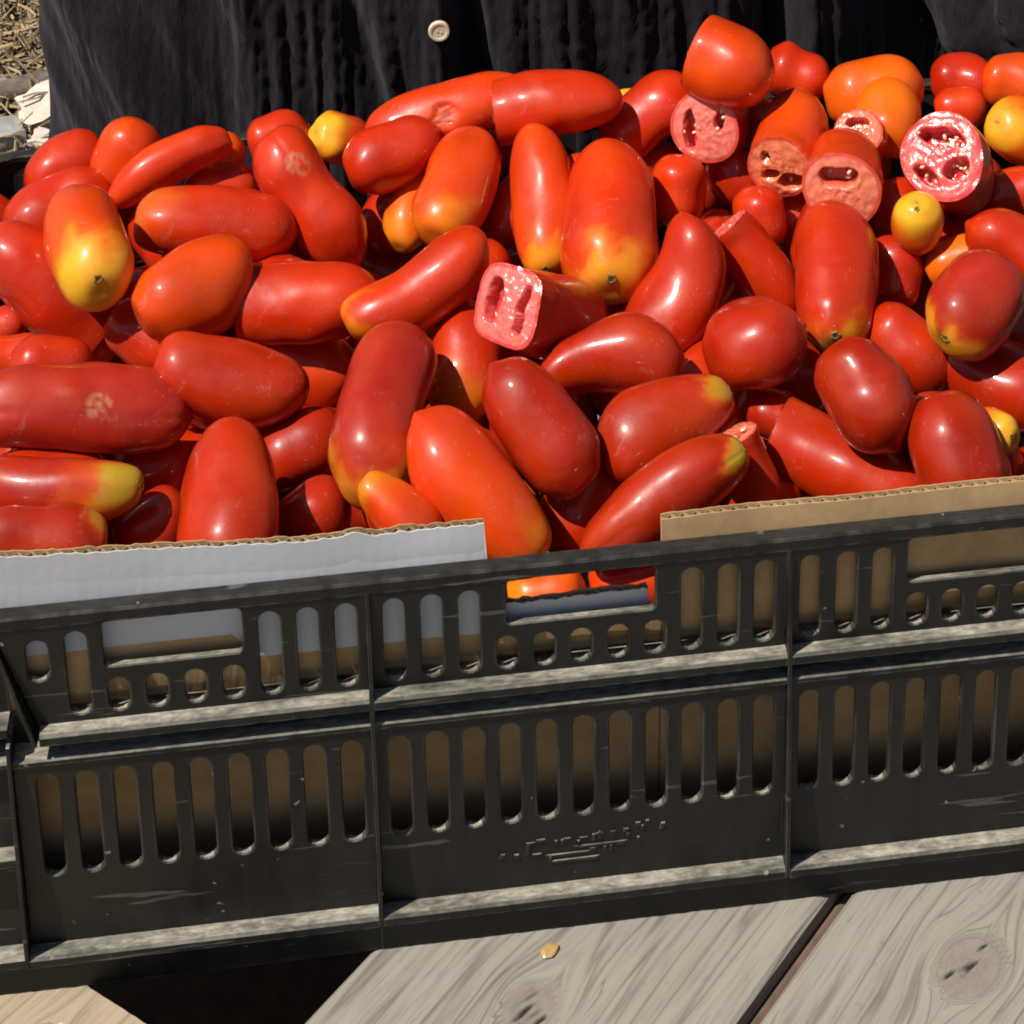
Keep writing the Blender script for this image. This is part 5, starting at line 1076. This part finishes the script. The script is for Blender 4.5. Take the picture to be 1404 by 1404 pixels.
# ------------------------------------------------------------------ person behind the crate
PX, PY = .058, .60
person = tag(empty('person', (PX, PY, GZ)), 'person in a loose black crinkled shirt standing close behind the crate', 'person')
POFF = Matrix.Translation((PX, PY, GZ)).inverted()
def skin_body(name, verts, edges, radii, mat, lev=2, root=0):
    me = bpy.data.meshes.new(name); me.from_pydata([Vector(v) for v in verts], edges, []); me.update()
    o = link(name, me, mat); o.parent = person; o.matrix_parent_inverse = POFF
    m = o.modifiers.new('skin', 'SKIN'); m.use_smooth_shade = True
    for i, rd in enumerate(radii):
        sv = me.skin_vertices[0].data[i]; sv.radius = (rd, rd) if not hasattr(rd, '__len__') else rd
        sv.use_root = (i == root)
    s = o.modifiers.new('subdiv', 'SUBSURF'); s.levels = lev; s.render_levels = lev
    return o
V = []; E = []; Rr = []
def bv(p, r, par=None):
    V.append(p); Rr.append(r)
    if par is not None: E.append((par, len(V) - 1))
    return len(V) - 1
pel = bv((PX, PY, .20), (.15, .11)); wa = bv((PX, PY, .34), (.13, .095), pel); ch = bv((PX, PY + .01, .50), (.15, .10), wa)
sh = bv((PX, PY + .02, .62), (.11, .075), ch); nk = bv((PX, PY + .01, .69), (.05, .05), sh)
hd0 = bv((PX, PY - .005, .75), (.062, .07), nk); hd1 = bv((PX, PY - .005, .81), (.078, .092), hd0); hd2 = bv((PX, PY, .88), (.066, .08), hd1)
for s in (-1, 1):
    hp = bv((PX + s * .10, PY, .12), .095, pel); kn_ = bv((PX + s * .11, PY + .01, -.24), .06, hp); an = bv((PX + s * .11, PY + .03, -.64), .038, kn_); bv((PX + s * .12, PY - .10, -.675), .03, an)
    so1 = bv((PX + s * .19, PY + .02, .61), .055, sh)
    if s > 0: el = bv((.370, .468, .248), .040, so1); wr = bv((.48, .38, .275), .027, el); pa = bv((.535, .345, .272), (.036, .016), wr)
    else: el = bv((PX - .25, PY + .10, .36), .043, so1); wr = bv((PX - .13, PY + .20, .22), .028, el); pa = bv((PX - .07, PY + .21, .19), (.036, .016), wr)
    for k in range(5):
        if s > 0:
            b0 = Vector((.535, .345, .272)) + Vector((.010, (.030 - .019 * k) if k < 4 else .036, .002))
            d = Vector((1, -.3, -.1)) if k < 4 else Vector((.5, .7, -.3))
        else:
            b0 = Vector((PX - .07, PY + .21, .19)) + Vector((.014, .004, .028 - .018 * k)); d = Vector((1, .05, -.25)) if k < 4 else Vector((.5, -.2, .7))
        l = (.030, .034, .031, .025, .026)[k]
        f0 = bv(tuple(b0 + d * .018), .0095, pa); f1 = bv(tuple(b0 + d * (.018 + l)), .0085, f0)
        d2 = d + Vector((.25, 0, -.9)) if s > 0 else d + Vector((0, -.5, -.3)); d2.normalize(); f2 = bv(tuple(b0 + d * (.018 + l) + d2 * l * .8), .007, f1)
nose = bv((PX, PY - .105, .80), .013, hd1)
skin_body('body', V, E, Rr, HUMAN)
hb = MB()
V = []; Fc = []; n1, n2 = 14, 22
for i in range(n1 + 1):
    a = math.pi * .62 * i / n1
    for j in range(n2):
        q = 2 * math.pi * j / n2; rr = math.sin(a)
        back = 1.0 + .12 * max(0, math.sin(q))
        V.append((PX + .092 * rr * math.cos(q), PY + .012 + .105 * rr * math.sin(q) * back, .845 + .105 * math.cos(a) + (.055 if math.sin(q) < -.3 and a > 1.2 else 0)))
Fc = [(i * n2 + j, i * n2 + (j + 1) % n2, (i + 1) * n2 + (j + 1) % n2, (i + 1) * n2 + j) for i in range(n1) for j in range(n2)]
hb.add(V, Fc); o = hb.build('hair', HAIR, None, smooth=True); o.parent = person; o.matrix_parent_inverse = POFF
# trousers
V = []; E = []; Rr = []
t0 = bv((PX, PY, .16), (.17, .125))
for s in (-1, 1):
    h_ = bv((PX + s * .10, PY, .06), .108, t0); k_ = bv((PX + s * .11, PY + .01, -.24), .085, h_); bv((PX + s * .11, PY + .03, -.61), .07, k_)
skin_body('trousers', V, E, Rr, TROUSER)

# shirt: a loose crinkled garment, closed round the body
HW, DP = .3925, .150
def shirt_point(s, z):
    """s in [0,1] once round the body, starting at the left side and passing the front first."""
    a = math.pi * (1 - 2 * s)                      # pi: left side, 0..: front at s=.25
    cx, sy = math.cos(2 * math.pi * s), math.sin(2 * math.pi * s)
    x = PX + .012 - HW * math.copysign(abs(cx) ** .82, cx); y = PY - DP * math.copysign(abs(sy) ** .70, sy)
    k = (z - .30) / .40
    w = 1 - .36 * smooth((z - .42) / .24)
    x = PX + (x - PX) * w; y = PY + (y - PY) * (1 - .25 * smooth((z - .35) / .3))
    return x, y
def groove(x, c, w): return math.exp(-((x - c) / w) ** 2)
def fold(x, z):
    """Outward push of the cloth in metres: crinkle plus the larger folds seen in the photograph."""
    zz = z - .22
    wx = x + .006 * noise.noise(Vector((x * 9, z * 7, 3)))
    n1 = math.sqrt(noise.noise(Vector((wx * 62, z * 3.2, 1.0))) ** 2 + .006); n2 = math.sqrt(noise.noise(Vector((wx * 128, z * 6.5, 5.0))) ** 2 + .006)
    k = .0135 * min(n1, .5) + .0050 * min(n2, .45)
    k += .0017 * noise.noise(Vector((x * 170, z * 105, 8.0))) + .0007 * noise.noise(Vector((x * 320, z * 240, 18.0)))
    lft = float(smooth((-.13 - x) / .08))           # the left part hangs in long smooth folds
    k *= (1 - .72 * lft)
    d = x + .55 * zz
    k += lft * (.0045 * math.sin(d * 95 + 1.1) + .008 * math.sin(d * 43 + .4) + .004 * noise.noise(Vector((d * 60, z * 6, 4))))
    k += .006 * noise.noise(Vector((x * 34 + z * 5, z * 5, 2.0)))
    k += .009 * noise.noise(Vector((x * 12 + z * 2, z * 3, 12.0)))
    k -= .034 * groove(x, -.0165 - .09 * zz, .0085 + .06 * max(0, .05 - zz))      # dark opening beside the button band
    k += .006 * groove(x, -.034 - .05 * zz, .010)
    k -= .040 * groove(x, .195 - .02 * zz, .0125)                             # opening before the right side panel
    k += .007 * groove(x, .216 - .02 * zz, .010)
    k -= .012 * groove(x, -.085 - .25 * zz, .008)
    k -= .030 * float(smooth((x - .235) / .06)) * (x < .4)
    return k
ns, nz = 900, 190; V = []
Z0, ZTOP = -.02, .66
for i in range(nz + 1):
    z = Z0 + (ZTOP - Z0) * (i / nz)
    for j in range(ns):
        # dense in front
        u = j / ns
        s = u * .5 / .86 if u < .86 else .5 + (u - .86) / .14 * .5
        x, y = shirt_point(s, z)
        x2, y2 = shirt_point(min(s + .001, 1), z); tx, ty = x2 - x, y2 - y; l = math.hypot(tx, ty) or 1
        nx_, ny_ = ty / l, -tx / l
        if s < .5: nx_, ny_ = (nx_, ny_) if ny_ < .2 else (-nx_, -ny_)
        f = fold(x, z) if s < .5 else .004 * noise.noise(Vector((x * 40, z * 8, 4)))
        edge = min(1, s / .02, abs(.5 - s) / .02)
        V.append((x + nx_ * f * edge, y + ny_ * f * edge, z + .004 * noise.noise(Vector((x * 20, 1, 1))) * (i == 0)))
Fc = [(i * ns + j, i * ns + (j + 1) % ns, (i + 1) * ns + (j + 1) % ns, (i + 1) * ns + j) for i in range(nz) for j in range(ns)]
b = MB(); b.add(V, Fc)
top_ring = [nz * ns + j for j in range(ns)]
cz = len(b.v); 
for j in range(ns):
    x, y, z = V[nz * ns + j]; b.v.append((PX + (x - PX) * .30, PY + (y - PY) * .55 + .01, .705))
b.f += [(nz * ns + j, nz * ns + (j + 1) % ns, cz + (j + 1) % ns, cz + j) for j in range(ns)]
me = mesh('shirt', b.v, b.f, True)
shirt = link('shirt', me, CLOTH); shirt.parent = person; shirt.matrix_parent_inverse = POFF
bm = bmesh.new(); bm.from_mesh(me); bmesh.ops.recalc_face_normals(bm, faces=bm.faces); bm.to_mesh(me); bm.free()
# sleeves
def sleeve(P, rad, seed):
    nL, nA = 90, 96; V = []; pts = [Vector(p) for p in P]
    def cr(t):
        t = min(max(t, 0), len(pts) - 1.0001); i = int(t); f = t - i
        p0, p1, p2, p3 = pts[max(i - 1, 0)], pts[i], pts[i + 1], pts[min(i + 2, len(pts) - 1)]
        return .5 * ((2 * p1) + (p2 - p0) * f + (2 * p0 - 5 * p1 + 4 * p2 - p3) * f * f + (3 * p1 - p0 - 3 * p2 + p3) * f ** 3)
    for i in range(nL + 1):
        t = i / nL * (len(pts) - 1); p = cr(t); d = (cr(t + .02) - cr(t - .02)).normalized()
        a = d.cross(Vector((.1, .2, 1))).normalized(); c = d.cross(a)
        k = int(min(t, len(rad) - 1.001)); r0 = lerp(rad[k], rad[k + 1], t - k)
        for j in range(nA):
            q = 2 * math.pi * j / nA
            rr = r0 * (1 + .07 * abs(noise.noise(Vector((q * 1.3 + t * 2.2, t * 5.5, seed)))) * 3 + .10 * noise.noise(Vector((math.cos(q) * 2.2, math.sin(q) * 2.2, t * 2.6 + seed))) + .10 * math.sin(t * 15 + 2.2 * math.sin(q + seed)) * .6 + .05 * noise.noise(Vector((math.cos(q) * 7, math.sin(q) * 7, t * 3))))
            rr += .0012 * noise.noise(Vector((q * 14, t * 8, seed)))
            V.append(p + a * (rr * math.cos(q)) + c * (rr * math.sin(q)))
    Fc = [(i * nA + j, i * nA + (j + 1) % nA, (i + 1) * nA + (j + 1) % nA, (i + 1) * nA + j) for i in range(nL) for j in range(nA)]
    b = MB(); b.add(V, Fc); o = b.build('sleeve', CLOTH, None, smooth=True)
    o.parent = shirt
sleeve([(PX + .17, PY + .02, .60), (PX + .27, PY, .47), (.355, .535, .36), (.368, .465, .243), (.42, .415, .262), (.47, .38, .276)], [.085, .080, .076, .062, .056, .050], 3)
sleeve([(PX - .17, PY + .02, .60), (PX - .23, PY + .06, .46), (PX - .25, PY + .10, .36), (PX - .17, PY + .17, .26)], [.085, .08, .07, .055], 9)
# button
bx, bz = -.0400, .2605
by = min(v[1] for v in V[:1]) if False else PY - DP
best = min((abs(p.co.x - bx) + abs(p.co.z - bz), p.co.y) for p in me.vertices if p.co.y < PY - .05)
by = best[1] - .0018
b = MB(); S = 28; V = []
for (rr, dy) in ((.0001, -.0006), (.0046, -.0007), (.0052, -.0012), (.0066, -.0012), (.0072, -.0003), (.0072, .0014), (.0001, .0014)):
    for q in range(S): V.append((bx + rr * math.cos(2 * math.pi * q / S), by + dy, bz + rr * math.sin(2 * math.pi * q / S)))
b.add(V, [(i * S + q, i * S + (q + 1) % S, (i + 1) * S + (q + 1) % S, (i + 1) * S + q) for i in range(6) for q in range(S)])
o = b.build('button', WOODBTN, None, smooth=False); o.parent = shirt
b = MB()
for (dx, dz) in ((-.0012, .0004), (.0013, -.0005)):
    b.tube([(bx + dx, by - .0011, bz + dz), (bx + dx, by + .0003, bz + dz)], .0005, 8)
# the thread holes are read as part of the button face
h = b.build('button_thread', SEED, None); h.parent = shirt
